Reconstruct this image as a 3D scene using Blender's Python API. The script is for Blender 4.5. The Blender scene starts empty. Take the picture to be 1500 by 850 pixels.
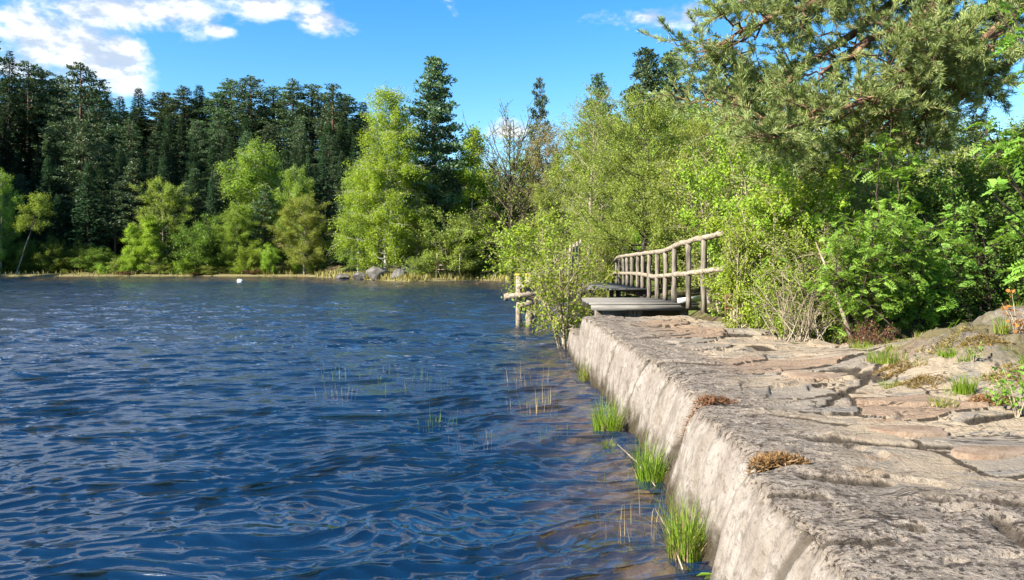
import bpy, math, random
import numpy as np
from mathutils import Vector
rng = np.random.default_rng(7)
random.seed(7)
SC = bpy.context.scene
COL = SC.collection
F, UC, VH, EYE = 1100.0, 750.0, 375.0, 2.5

def P(u, v, Y):
    return np.array([(u-UC)/F*Y, Y, EYE-(v-VH)/F*Y])

# ------------------------------------------------------------------ noise
def _hash(ix, iy, iz, s):
    h = (ix.astype(np.int64)*374761393 + iy.astype(np.int64)*668265263 + iz.astype(np.int64)*2147483647 + s*1274126177) & 0xFFFFFFFF
    h = ((h ^ (h >> 13)) * 1274126177) & 0xFFFFFFFF
    h = ((h ^ (h >> 16)) * 2246822519) & 0xFFFFFFFF
    return (h ^ (h >> 15)) & 0xFFFFFFFF

def pnoise(x, y, s=0):
    """2D gradient noise, about -1..1"""
    x = np.asarray(x, float); y = np.asarray(y, float)
    ix = np.floor(x); iy = np.floor(y)
    fx = x-ix; fy = y-iy
    sx = fx*fx*fx*(fx*(fx*6-15)+10); sy = fy*fy*fy*(fy*(fy*6-15)+10)
    z = np.zeros_like(ix)
    def g(ax, ay, dx, dy):
        a = _hash(ax, ay, z, s)/4294967296.0*2*np.pi
        return np.cos(a)*dx+np.sin(a)*dy
    a = g(ix, iy, fx, fy); b = g(ix+1, iy, fx-1, fy)
    c = g(ix, iy+1, fx, fy-1); d = g(ix+1, iy+1, fx-1, fy-1)
    return ((a+(b-a)*sx)+((c+(d-c)*sx)-(a+(b-a)*sx))*sy)*1.45

def fbm(x, y, octv=5, s=0, gain=0.5, lac=2.03):
    t = 0; a = 1; n = 0
    for i in range(octv):
        t = t+a*pnoise(x, y, s+i*17); n += a; a *= gain
        x = x*lac+13.7; y = y*lac+7.1
    return t/n*1.3

def sstep(a, b, x):
    t = np.clip((x-a)/(b-a), 0, 1)
    return t*t*(3-2*t)

# ------------------------------------------------------------------ object helpers
def link(name, data, parent=None, mat=None):
    o = bpy.data.objects.new(name, data); COL.objects.link(o)
    if parent is not None: o.parent = parent
    if mat is not None and data is not None and not data.materials: data.materials.append(mat)
    return o

def tag(o, label=None, cat=None, group=None, kind=None):
    if label: o['label'] = label
    if cat: o['category'] = cat
    if group: o['group'] = group
    if kind: o['kind'] = kind
    return o

def root(name, loc, label, cat, group=None, rz=0.0, sc=(1, 1, 1)):
    o = bpy.data.objects.new(name, None); COL.objects.link(o)
    o.empty_display_size = 0.1
    o.location = loc; o.rotation_euler = (0, 0, rz); o.scale = sc
    return tag(o, label, cat, group)

def mesh_np(name, V, faces, smooth=False, mat=None):
    """faces: list of (M,k) int arrays"""
    me = bpy.data.meshes.new(name)
    V = np.ascontiguousarray(V, np.float32).reshape(-1, 3)
    faces = [np.asarray(f, np.int32) for f in faces if len(f)]
    me.vertices.add(len(V)); me.vertices.foreach_set('co', V.ravel())
    idx = np.concatenate([f.ravel() for f in faces]); tot = np.concatenate([np.full(len(f), f.shape[1], np.int32) for f in faces])
    st = np.concatenate([[0], np.cumsum(tot)[:-1]]).astype(np.int32)
    me.loops.add(len(idx)); me.loops.foreach_set('vertex_index', idx.astype(np.int32))
    me.polygons.add(len(tot)); me.polygons.foreach_set('loop_start', st); me.polygons.foreach_set('loop_total', tot)
    if smooth: me.polygons.foreach_set('use_smooth', np.ones(len(tot), bool))
    me.update(calc_edges=True); me.validate()
    if mat: me.materials.append(mat)
    return me

class MB:
    """collects geometry for ONE mesh"""
    def __init__(s): s.V = []; s.Fq = []; s.Ft = []; s.n = 0
    def add(s, V, quads=None, tris=None):
        V = np.asarray(V, float).reshape(-1, 3)
        if quads is not None and len(quads): s.Fq.append(np.asarray(quads)+s.n)
        if tris is not None and len(tris): s.Ft.append(np.asarray(tris)+s.n)
        s.V.append(V); s.n += len(V)
    def tube(s, pts, rad, sides=6, cap=True, wob=0.0):
        pts = np.asarray(pts, float); n = len(pts)
        rad = np.broadcast_to(np.asarray(rad, float), (n,))
        t = np.gradient(pts, axis=0); t /= np.linalg.norm(t, axis=1, keepdims=True)+1e-9
        ref = np.array([0.31, 0.17, 0.93]) if abs(t[0] @ np.array([0.31, 0.17, 0.93])) < 0.9 else np.array([1., 0, 0])
        a = np.cross(t, ref); a /= np.linalg.norm(a, axis=1, keepdims=True)+1e-9
        b = np.cross(t, a)
        th = np.arange(sides)/sides*2*np.pi
        r = rad[:, None]*(1+wob*rng.normal(size=(n, sides))) if wob else np.repeat(rad[:, None], sides, 1)
        V = pts[:, None, :]+r[..., None]*(np.cos(th)[None, :, None]*a[:, None, :]+np.sin(th)[None, :, None]*b[:, None, :])
        i = np.arange(n-1)[:, None]*sides; j = np.arange(sides)[None, :]; k = (j+1) % sides
        q = np.stack([i+j, i+k, i+sides+k, i+sides+j], -1).reshape(-1, 4)
        V = V.reshape(-1, 3); tr = []
        if cap:
            V = np.vstack([V, pts[0], pts[-1]]); c0 = n*sides; c1 = c0+1; e = (n-1)*sides
            jj = np.arange(sides); kk = (jj+1) % sides
            tr = np.vstack([np.stack([np.full(sides, c0), kk, jj], -1), np.stack([np.full(sides, c1), e+jj, e+kk], -1)])
        s.add(V, q, tr)
    def twigs(s, A, B, r0, r1):
        """many thin 3-sided spikes from A to B"""
        A = np.asarray(A, float); B = np.asarray(B, float); n = len(A)
        if n == 0: return
        t = B-A; t = t/(np.linalg.norm(t, axis=1, keepdims=True)+1e-9)
        a = np.cross(t, np.array([0.31, 0.27, 0.91])); a /= np.linalg.norm(a, axis=1, keepdims=True)+1e-9
        b = np.cross(t, a)
        r0 = np.broadcast_to(r0, (n,)); r1 = np.broadcast_to(r1, (n,))
        V = []
        for (Q, r) in ((A, r0), (B, r1)):
            for k in range(3):
                th = k*2*np.pi/3
                V.append(Q+r[:, None]*(math.cos(th)*a+math.sin(th)*b))
        V = np.stack(V, 1).reshape(-1, 3)
        o = (np.arange(n)*6)[:, None]
        q = np.concatenate([o+np.array([[0, 1, 4, 3]]), o+np.array([[1, 2, 5, 4]]), o+np.array([[2, 0, 3, 5]])])
        s.add(V, q)
    def box(s, c, d, rz=0.0, jitter=0.0):
        c = np.asarray(c, float); d = np.asarray(d, float)/2
        S = np.array([[-1, -1, -1], [1, -1, -1], [1, 1, -1], [-1, 1, -1], [-1, -1, 1], [1, -1, 1], [1, 1, 1], [-1, 1, 1]], float)*d
        S += rng.normal(size=S.shape)*jitter
        ca, sa = math.cos(rz), math.sin(rz)
        S = np.stack([S[:, 0]*ca-S[:, 1]*sa, S[:, 0]*sa+S[:, 1]*ca, S[:, 2]], 1)+c
        s.add(S, [[0, 3, 2, 1], [4, 5, 6, 7], [0, 1, 5, 4], [1, 2, 6, 5], [2, 3, 7, 6], [3, 0, 4, 7]])
    def beam(s, a, b, w, h):
        """board from a to b, width w across (horizontal), thickness h"""
        a = np.asarray(a, float); b = np.asarray(b, float); t = b-a; t /= np.linalg.norm(t)
        x = np.cross(t, [0, 0, 1.0]); nx = np.linalg.norm(x)
        x = x/nx if nx > 1e-3 else np.array([1., 0, 0]); z = np.cross(x, t)
        V = []
        for q in (a, b):
            for sx, sz in ((-1, -1), (1, -1), (1, 1), (-1, 1)): V.append(q+x*sx*w/2+z*sz*h/2)
        s.add(V, [[0, 1, 2, 3], [7, 6, 5, 4], [0, 4, 5, 1], [1, 5, 6, 2], [2, 6, 7, 3], [3, 7, 4, 0]])
    def leaves(s, pos, axis, nrm, L, W, fold=0.25, six=False):
        n = len(pos)
        if n == 0: return
        axis = axis/(np.linalg.norm(axis, axis=1, keepdims=True)+1e-9)
        side = np.cross(nrm, axis); side /= np.linalg.norm(side, axis=1, keepdims=True)+1e-9
        up = np.cross(axis, side)
        L = np.broadcast_to(L, (n,))[:, None]; W = np.broadcast_to(W, (n,))[:, None]
        o = np.arange(n)[:, None]
        if not six:
            V = np.stack([pos, pos+axis*L*0.45+side*W*0.5+up*W*fold, pos+axis*L, pos+axis*L*0.45-side*W*0.5+up*W*fold], 1)
            s.add(V, o*4+np.array([[0, 1, 2, 3]]))
        else:
            V = np.stack([pos, pos+axis*L*0.25+side*W*0.42+up*W*fold, pos+axis*L*0.65+side*W*0.45+up*W*fold, pos+axis*L-up*L*0.12,
                          pos+axis*L*0.65-side*W*0.45+up*W*fold, pos+axis*L*0.25-side*W*0.42+up*W*fold], 1)
            s.add(V, np.concatenate([o*6+np.array([[0, 1, 2, 3]]), o*6+np.array([[0, 3, 4, 5]])]))
    def mesh(s, name, mat=None, smooth=False):
        f = []
        if s.Fq: f.append(np.concatenate(s.Fq))
        if s.Ft: f.append(np.concatenate(s.Ft))
        return mesh_np(name, np.concatenate(s.V), f, smooth, mat)
    def build(s, name, mat, parent=None, smooth=False):
        return link(name, s.mesh(name, mat, smooth), parent)

def rvec(n):
    v = rng.normal(size=(n, 3)); return v/np.linalg.norm(v, axis=1, keepdims=True)

# ------------------------------------------------------------------ material helpers
class NT:
    def __init__(s, name):
        s.m = bpy.data.materials.new(name); s.m.use_nodes = True
        s.t = s.m.node_tree; s.t.nodes.clear()
        s.out = s.t.nodes.new('ShaderNodeOutputMaterial')
    def n(s, typ, ins=None, **kw):
        nd = s.t.nodes.new(typ)
        for k, v in kw.items(): setattr(nd, k, v)
        for k, v in (ins or {}).items(): s.set(nd, k, v)
        return nd
    def set(s, nd, k, v):
        sock = nd.inputs[k]
        if isinstance(v, bpy.types.NodeSocket): s.t.links.new(v, sock)
        elif isinstance(v, bpy.types.Node): s.t.links.new(v.outputs[0], sock)
        else:
            if hasattr(sock.default_value, '__len__') and not isinstance(v, str):
                v = tuple(v); v = v+(1.0,) if len(sock.default_value) == 4 and len(v) == 3 else v
            sock.default_value = v
    def noise(s, vec, scale, detail=4, rough=0.55, dist=0.0):
        return s.n('ShaderNodeTexNoise', {'Vector': vec, 'Scale': scale, 'Detail': detail, 'Roughness': rough, 'Distortion': dist}).outputs[0]
    def mapr(s, v, a, b, c=0.0, d=1.0, smooth=True):
        nd = s.n('ShaderNodeMapRange', {'Value': v, 'From Min': a, 'From Max': b, 'To Min': c, 'To Max': d})
        if smooth: nd.interpolation_type = 'SMOOTHSTEP'
        return nd.outputs[0]
    def mix(s, f, a, b, blend='MIX'):
        nd = s.n('ShaderNodeMix', data_type='RGBA', blend_type=blend)
        s.set(nd, 0, f); s.set(nd, 6, a); s.set(nd, 7, b); return nd.outputs[2]
    def math(s, op, a, b=0.0, c=0.0, clamp=False):
        nd = s.n('ShaderNodeMath', operation=op); nd.use_clamp = clamp
        s.set(nd, 0, a); s.set(nd, 1, b); s.set(nd, 2, c); return nd.outputs[0]
    def scale(s, vec, sc):
        return s.n('ShaderNodeMapping', {'Vector': vec, 'Scale': sc}).outputs[0]
    def co(s, which='Object'):
        return s.n('ShaderNodeTexCoord').outputs[which]
    def pos(s): return s.n('ShaderNodeNewGeometry').outputs['Position']
    def bump(s, h, strength, dist, normal=None):
        d = {'Height': h, 'Strength': strength, 'Distance': dist}
        if normal is not None: d['Normal'] = normal
        return s.n('ShaderNodeBump', d).outputs[0]
    def pbr(s, col, rough=0.8, normal=None, spec=0.3, metal=0.0):
        d = {'Base Color': col, 'Roughness': rough, 'Specular IOR Level': spec, 'Metallic': metal}
        if normal is not None: d['Normal'] = normal
        return s.n('ShaderNodeBsdfPrincipled', d).outputs[0]
    def end(s, sh): s.t.links.new(sh, s.out.inputs[0]); return s.m

def foliage(name, c1, c2, trans=0.38, tcol=None, var=0.25, spec=0.25, rough=0.5):
    k = 1.55 if 'spruce' in name else 1.8 if name == 'pine needles' else 2.1 if 'near pine' in name else 1.0 if name in ('grass', 'straw', 'dry moss', 'heather', 'orange leaves') else 1.8
    c1 = tuple(q*k for q in c1); c2 = tuple(q*k for q in c2)
    m = NT(name)
    g = m.n('ShaderNodeNewGeometry'); oi = m.n('ShaderNodeObjectInfo')
    col = m.mix(g.outputs['Random Per Island'], c1, c2)
    big = m.noise(m.co('Object'), 0.55, 2)
    hsv = m.n('ShaderNodeHueSaturation', {'Color': col,
        'Hue': m.math('MULTIPLY_ADD', oi.outputs['Random'], 0.03, 0.485),
        'Value': m.math('ADD', m.math('MULTIPLY_ADD', oi.outputs['Random'], var, 1-var/2), m.mapr(big, 0.3, 0.7, -0.15, 0.15))})
    col = hsv.outputs[0]
    a = m.pbr(col, rough, None, spec)
    tc = m.mix(1.0, col, tcol or (1.25, 1.15, 0.5), 'MULTIPLY')
    t = m.n('ShaderNodeBsdfTranslucent', {'Color': tc}).outputs[0]
    return m.end(m.n('ShaderNodeMixShader', {0: trans, 1: a, 2: t}).outputs[0])

def bark(name, c1, c2, sc=6.0, stretch=0.25, bump=0.6):
    m = NT(name); v = m.scale(m.co('Object'), (1, 1, stretch))
    n1 = m.noise(v, sc, 6, 0.65)
    col = m.mix(m.mapr(n1, 0.38, 0.62), c1, c2)
    return m.end(m.pbr(col, 0.9, m.bump(n1, bump, 0.03), 0.1))

M = {}
M['birch'] = foliage('birch leaves', (0.11, 0.185, 0.016), (0.185, 0.26, 0.034), 0.5, var=0.2)
M['birch_green'] = foliage('green birch leaves', (0.085, 0.135, 0.016), (0.145, 0.20, 0.03), 0.45)
M['alder'] = foliage('alder leaves', (0.095, 0.13, 0.018), (0.17, 0.20, 0.04), 0.45)
M['sapling'] = foliage('sapling leaves', (0.11, 0.17, 0.014), (0.21, 0.27, 0.035), 0.5)
M['rowan'] = foliage('rowan leaves', (0.07, 0.15, 0.016), (0.14, 0.235, 0.035), 0.48)
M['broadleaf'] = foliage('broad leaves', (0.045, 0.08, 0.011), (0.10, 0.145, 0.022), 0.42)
M['bud'] = foliage('brown buds', (0.10, 0.085, 0.03), (0.17, 0.15, 0.05), 0.3)
M['spruce'] = foliage('spruce needles', (0.014, 0.034, 0.015), (0.034, 0.062, 0.024), 0.2, (1, 1.1, 0.6), var=0.6)
M['pine'] = foliage('pine needles', (0.024, 0.046, 0.022), (0.06, 0.085, 0.034), 0.22, (1, 1.1, 0.6), var=0.6)
M['pine_near'] = foliage('near pine needles', (0.062, 0.09, 0.03), (0.15, 0.175, 0.052), 0.2, (1, 1.1, 0.6))
M['heather'] = foliage('heather', (0.11, 0.045, 0.02), (0.2, 0.09, 0.04), 0.2, (1, 0.9, 0.7))
M['moss'] = foliage('dry moss', (0.10, 0.05, 0.02), (0.24, 0.12, 0.05), 0.15, (1, 0.9, 0.7))
M['moss_yellow'] = foliage('dry moss', (0.10, 0.085, 0.02), (0.26, 0.18, 0.05), 0.15, (1, 0.9, 0.7))
M['grass'] = foliage('grass', (0.12, 0.19, 0.014), (0.24, 0.33, 0.035), 0.45)
M['straw'] = foliage('straw', (0.3, 0.22, 0.1), (0.5, 0.38, 0.2), 0.35, (1, 0.95, 0.8))
M['orange'] = foliage('orange leaves', (0.4, 0.17, 0.03), (0.55, 0.3, 0.06), 0.4)
M['bark_dark'] = bark('dark bark', (0.03, 0.024, 0.02), (0.085, 0.07, 0.058))
M['bark_grey'] = bark('grey bark', (0.11, 0.09, 0.07), (0.24, 0.21, 0.17))
M['bark_red'] = bark('grey-red bark', (0.05, 0.032, 0.024), (0.14, 0.085, 0.06))
M['bark_pine'] = bark('pine bark', (0.08, 0.045, 0.03), (0.24, 0.14, 0.09))
M['twig'] = bark('pale twigs', (0.17, 0.13, 0.09), (0.36, 0.3, 0.21))
M['twig_dark'] = bark('dark twigs', (0.035, 0.025, 0.02), (0.09, 0.065, 0.05))
M['log'] = bark('weathered log', (0.15, 0.12, 0.085), (0.33, 0.275, 0.205), 14, 1.0)
M['post'] = bark('weathered post', (0.08, 0.068, 0.052), (0.20, 0.17, 0.135), 14, 0.15)
M['dark_wood'] = bark('shaded old wood', (0.035, 0.03, 0.026), (0.075, 0.065, 0.055), 10, 0.2)  # darker wood tone carries the painted shade under the decks
def birch_bark():
    m = NT('birch bark'); v = m.scale(m.co('Object'), (0.8, 0.8, 5.0))
    n1 = m.noise(v, 1.6, 4, 0.6)
    col = m.mix(m.mapr(n1, 0.54, 0.6), (0.42, 0.39, 0.35), (0.05, 0.04, 0.035))
    return m.end(m.pbr(col, 0.7, None, 0.2))
M['bark_birch'] = birch_bark()
def deck_wood():
    m = NT('grey deck boards'); c = m.co('Object')
    g = m.n('ShaderNodeNewGeometry')
    n1 = m.noise(m.scale(c, (0.6, 9, 9)), 4.0, 6, 0.65)
    col = m.mix(m.mapr(n1, 0.35, 0.65), (0.10, 0.09, 0.078), (0.22, 0.20, 0.17))
    col = m.mix(m.math('MULTIPLY', g.outputs['Random Per Island'], 0.5), col, (0.14, 0.135, 0.13))
    return m.end(m.pbr(col, 0.85, m.bump(n1, 0.4, 0.01), 0.2))
M['deck'] = deck_wood()
def plain(name, c1, c2, sc, rough=0.8, bump=0.3, spec=0.3, metal=0):
    m = NT(name); n1 = m.noise(m.co('Object'), sc, 6, 0.6)
    return m.end(m.pbr(m.mix(m.mapr(n1, 0.35, 0.65), c1, c2), rough, m.bump(n1, bump, 0.02), spec, metal))
M['rust'] = plain('rusty iron', (0.10, 0.035, 0.02), (0.2, 0.09, 0.05), 25)
M['buoy'] = plain('white buoy', (0.4, 0.42, 0.44), (0.55, 0.56, 0.57), 5, 0.4, 0.05)
M['sheet'] = plain('pale planed timber', (0.5, 0.5, 0.48), (0.68, 0.67, 0.64), 8, 0.7)
M['lichen'] = plain('yellow lichen', (0.42, 0.25, 0.02), (0.62, 0.42, 0.06), 30)
def rockmat(name, c1, c2, c3, sc=1.5):
    m = NT(name); p = m.co('Object')
    n1 = m.noise(p, sc, 7, 0.62, 0.4); n2 = m.noise(p, sc*5, 6, 0.7)
    col = m.mix(m.mapr(n1, 0.35, 0.62), c1, c2)
    col = m.mix(m.mapr(n2, 0.56, 0.66, 0, 0.8), col, c3)
    return m.end(m.pbr(col, 0.9, m.bump(n2, 0.7, 0.05), 0.15))
M['far_rock'] = rockmat('shore rock', (0.07, 0.064, 0.056), (0.155, 0.143, 0.125), (0.035, 0.033, 0.03))
M['slab_grey'] = rockmat('grey slate', (0.10, 0.098, 0.095), (0.16, 0.155, 0.15), (0.06, 0.058, 0.055), 6)
M['slab_red'] = rockmat('reddish slate', (0.2, 0.135, 0.09), (0.28, 0.205, 0.145), (0.1, 0.075, 0.055), 6)

# ------------------------------------------------------------------ terrain
LAKE = np.array([(-300, -60), (-300, 55), (-150, 66), (-100, 53), (-82, 62), (-77, 76), (-73, 87), (-63, 91.5), (-40, 92.5), (-25, 91), (-20.5, 85), (-16, 79.5),
                 (-12, 74), (-10, 72.5), (-7, 74.5), (-3.6, 77), (-0.6, 74), (1.5, 62), (3.4, 50), (4.0, 38), (3.0, 28), (2.3, 20.5),
                 (2.6, 10), (2.6, 3), (2.2, 0), (-2, -9), (-10, -60)], float)
def lake_sd(x, y):
    """distance to the shore, positive on land"""
    x = np.asarray(x, float); y = np.asarray(y, float)
    d = np.full(x.shape, 1e9); ins = np.zeros(x.shape, bool)
    n = len(LAKE)
    for i in range(n):
        a = LAKE[i]; b = LAKE[(i+1) % n]; e = b-a
        t = np.clip(((x-a[0])*e[0]+(y-a[1])*e[1])/(e@e), 0, 1)
        d = np.minimum(d, np.hypot(x-a[0]-t*e[0], y-a[1]-t*e[1]))
        c = ((a[1] > y) != (b[1] > y))
        with np.errstate(divide='ignore', invalid='ignore'):
            xx = a[0]+(y-a[1])/(b[1]-a[1]+1e-12)*e[0]
        ins ^= c & (x < xx)
    return np.where(ins, -d, d)
def terr(x, y):
    x = np.asarray(x, float); y = np.asarray(y, float)
    sd = lake_sd(x, y)
    left = sstep(-12, -30, x)*sstep(60, 80, y)
    slope = 0.42*left+0.10*(1-left)
    land = 0.22*sstep(0, 0.8, sd)+0.25*sstep(2, 5, sd)+slope*np.maximum(sd-4-4*left, 0)
    land = np.where(land > 22, 22+(land-22)*0.25, land)
    land = np.minimum(land, np.where(x > -12, 9.0, 60))
    land = land+13*sstep(-80, -130, x)*sstep(2, 26, sd)  # hillside raised beyond the left edge to cast shade on the forest
    land = land+30*np.exp(-((x+110)/20)**2-((y-76)/13)**2)*sstep(0, 12, sd)  # unseen headland ridge, added to shade the left forest
    land = land+0.55*sstep(4.8, 6.5, x)*sstep(30, 22, y)*sstep(0, 2, sd)
    land = land+fbm(x*0.09, y*0.09, 4, 3)*np.clip(sd*0.06, 0, 0.9)+fbm(x*0.6, y*0.6, 3, 9)*np.clip(sd*0.05, 0, 0.12)
    bed = -0.08-0.23*np.minimum(-sd, 4)-0.14*np.clip(-sd-4, 0, 30)
    h = np.where(sd > 0, land, bed+fbm(x*0.8, y*0.8, 3, 5)*0.05)
    # under the rock path the soil lies low
    m = (x > 0) & (x < 10.5) & (y < 16.5)
    low = np.where(sd > 0, np.minimum(h, 0.55), h)
    h = np.where(m, low, h)
    return h
def tz(x, y): return float(terr(np.array([x]), np.array([y]))[0])

def grid_mesh(name, xs, ys, zf, mat, smooth=True):
    X, Y = np.meshgrid(xs, ys); Z = zf(X, Y)
    V = np.stack([X, Y, Z], -1).reshape(-1, 3); nx, ny = len(xs), len(ys)
    i = np.arange(ny-1)[:, None]*nx+np.arange(nx-1)[None, :]
    q = np.stack([i, i+1, i+nx+1, i+nx], -1).reshape(-1, 4)
    return mesh_np(name, V, [q], smooth, mat)

def ground_mat():
    m = NT('forest floor and lake bed'); p = m.pos()
    z = m.n('ShaderNodeSeparateXYZ', {0: p}).outputs[2]
    n1 = m.noise(p, 0.5, 6, 0.6); n2 = m.noise(p, 5.0, 6, 0.65); n3 = m.noise(p, 1.6, 5, 0.6, 0.8)
    soil = m.mix(m.mapr(n2, 0.35, 0.65), (0.05, 0.038, 0.022), (0.12, 0.095, 0.05))
    grass = m.mix(m.mapr(n2, 0.3, 0.7), (0.05, 0.075, 0.012), (0.12, 0.14, 0.03))
    land = m.mix(m.mapr(n1, 0.42, 0.58), soil, grass)
    shore = m.mix(n2, (0.09, 0.08, 0.03), (0.24, 0.20, 0.10))
    zz = m.math('ADD', z, m.mapr(n1, 0.3, 0.7, -0.12, 0.12))
    col = m.mix(m.mapr(zz, 0.26, 0.36), shore, land)
    mud = m.mix(m.mapr(n3, 0.35, 0.68), (0.05, 0.042, 0.012), (0.32, 0.24, 0.065))
    mud = m.mix(m.mapr(n2, 0.6, 0.7, 0, 0.7), mud, (0.36, 0.27, 0.13))
    deep = m.mix(m.mapr(m.math('ADD', z, m.mapr(n1, 0.3, 0.7, -0.12, 0.12)), -0.75, -0.30), (0.004, 0.009, 0.014), mud)  # bed painted darker with depth, standing in for light lost in water
    col = m.mix(m.mapr(z, -0.08, 0.03), deep, col)
    return m.end(m.pbr(col, 0.95, m.bump(n2, 0.8, 0.08), 0.05))
gx = np.concatenate([np.linspace(-420, -130, 20), np.linspace(-125, -30, 90), np.linspace(-29, 24, 190), np.linspace(25, 60, 40), np.linspace(65, 400, 25)])
gy = np.concatenate([np.linspace(-70, -2, 16), np.linspace(0, 30, 120), np.linspace(30.5, 110, 170), np.linspace(111, 170, 50), np.linspace(175, 520, 25)])
tag(link('terrain', grid_mesh('terrain', gx, gy, terr, ground_mat())), kind='structure')

# ------------------------------------------------------------------ water
def waves(X, Y, spac):
    r = np.random.default_rng(21); Z = np.zeros_like(X); wd = math.radians(-68)
    DX = np.zeros_like(X); DY = np.zeros_like(X)
    # wave groups: patches of calmer and rougher water
    grp = 0.75+0.5*fbm(X*0.12+3, Y*0.07, 3, 41)
    wx = X+0.5*fbm(X*0.35, Y*0.35, 2, 55); wy = Y+0.5*fbm(X*0.35, Y*0.35, 2, 77)
    for i in range(90):
        lam = 0.13*(2.2/0.13)**(i/89.0)
        k = 2*np.pi/lam; th = math.radians(-74+40*min(1, max(0, (lam-0.5)/1.0)))+r.normal()*0.25
        ph = r.uniform(0, 2*np.pi)
        amp = 0.0054*((lam/0.36)**0.6 if lam < 0.36 else (lam/0.36)**-0.28)
        a = amp*np.clip((lam/spac-2.5)/3.0, 0, 1)
        arg = k*(math.cos(th)*wx+math.sin(th)*wy)+ph
        s = np.sin(arg); c = np.cos(arg)
        Z += a*s*grp
        DX += a*c*math.cos(th)*1.2; DY += a*c*math.sin(th)*1.2
    return Z, DX, DY
def water_mat():
    m = NT('lake water'); p = m.pos()
    a = m.scale(m.n('ShaderNodeMapping', {'Vector': p, 'Rotation': (0, 0, math.radians(20))}).outputs[0], (0.5, 1.5, 1))
    n1 = m.noise(a, 2.8, 5, 0.6, 0.3); n2 = m.noise(a, 8.5, 3, 0.55, 0.2)
    n3 = m.noise(p, 0.09, 3, 0.5)
    h = m.math('ADD', m.math('MULTIPLY', n1, 0.15), m.math('MULTIPLY', n2, 0.012))
    h = m.math('MULTIPLY', h, m.mapr(n3, 0.3, 0.7, 0.6, 1.25))
    h = m.math('MULTIPLY', h, m.mapr(m.n('ShaderNodeSeparateXYZ', {0: p}).outputs[1], 8, 32, 0.06, 1.0, False))
    nb = m.bump(h, 1.0, 1.0)
    fr = m.n('ShaderNodeFresnel', {'IOR': 1.85, 'Normal': nb}).outputs[0]
    fr = m.mix(m.n('ShaderNodeNewGeometry').outputs['Backfacing'], fr, (0.08, 0.08, 0.08))
    gl = m.n('ShaderNodeBsdfGlossy', {'Color': (1, 1, 1), 'Roughness': 0.03, 'Normal': nb}).outputs[0]
    tr = m.n('ShaderNodeBsdfTransparent', {'Color': (0.78, 0.68, 0.48)}).outputs[0]
    df = m.n('ShaderNodeBsdfDiffuse', {'Color': (0.002, 0.034, 0.105)}).outputs[0]
    body = m.n('ShaderNodeMixShader', {0: 0.28, 1: tr, 2: df}).outputs[0]
    return m.end(m.n('ShaderNodeMixShader', {0: fr, 1: body, 2: gl}).outputs[0])
def build_water():
    rows = 5.2*np.exp(np.linspace(0, math.log(97/5.2), 1050))
    rows = np.concatenate([np.linspace(-60, 5.1, 60), rows]); cols = np.concatenate([np.linspace(-3.2, -0.79, 40), np.linspace(-0.78, 0.34, 760)])
    # grid is finer towards the landing, coarser far out
    A, Y = np.meshgrid(cols, rows); span = np.maximum(np.abs(Y), 5.2)
    X = A*span
    spac = np.maximum(np.gradient(rows)[:, None]+0*A, np.gradient(cols)[None, :]*span)
    Z, DX, DY = waves(X, Y, spac)
    V = np.stack([X+DX, Y+DY, Z], -1).reshape(-1, 3); nx, ny = len(cols), len(rows)
    i = np.arange(ny-1)[:, None]*nx+np.arange(nx-1)[None, :]
    q = np.stack([i, i+1, i+nx+1, i+nx], -1).reshape(-1, 4)
    tag(link('water', mesh_np('water', V, [q], True, water_mat())), kind='structure')
build_water()

# ------------------------------------------------------------------ rock path with its sloping wall
EY = np.array([-4, 0, 2, 3.6, 5.45, 5.7, 7.6, 7.9, 10, 13.2, 16.8, 19, 22]); EX = np.array([0.7, 1.2, 1.48, 1.60, 1.70, 1.86, 1.86, 1.96, 1.93, 1.82, 1.5, 1.46, 1.5])
ZY = np.array([-4, 3.6, 5.7, 7.86, 10, 13.2, 16.8, 22]); ZZ = np.array([0.93, 0.95, 0.97, 1.0, 1.04, 1.10, 1.20, 1.22])
def edge_x(y): return np.interp(y, EY, EX)+0.05*pnoise(y*1.1, y*0+3.3, 5)+0.03*pnoise(y*4, y*0+1.3, 6)+0.012*pnoise(y*13, y*0+1.3, 8)
def cells(x, y, seed):
    """irregular slabs: distance to the joint, a random number and a tilt per slab"""
    ix = np.floor(x); iy = np.floor(y); F1 = np.full(x.shape, 9.0); F2 = np.full(x.shape, 9.0); c = np.zeros(x.shape); tx = np.zeros(x.shape); ty = np.zeros(x.shape)
    z = np.zeros_like(ix)
    for dx in (-1, 0, 1):
        for dy in (-1, 0, 1):
            a = ix+dx; b = iy+dy
            px = a+0.5+0.8*(_hash(a, b, z, seed)/4294967296.0-0.5); py = b+0.5+0.8*(_hash(a, b, z, seed+1)/4294967296.0-0.5)
            d = np.hypot(x-px, y-py); n1 = d < F1
            F2 = np.where(n1, F1, np.minimum(F2, d)); F1 = np.where(n1, d, F1)
            r = _hash(a, b, z, seed+2)/4294967296.0
            c = np.where(n1, r, c); tx = np.where(n1, (x-px)*(r-0.5), tx); ty = np.where(n1, (y-py)*(_hash(a, b, z, seed+3)/4294967296.0-0.5), ty)
    return F2-F1, c, tx, ty
def hump(x, y):
    hx = 0.72*np.exp(-((x-7.6)/1.9)**2-((y-9.8)/1.7)**2)+0.28*np.exp(-((x-5.6)/0.9)**2-((y-9.3)/1.1)**2)+0.5*np.exp(-((x-9.2)/2.2)**2-((y-8.3)/2.2)**2)
    return hx
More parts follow.
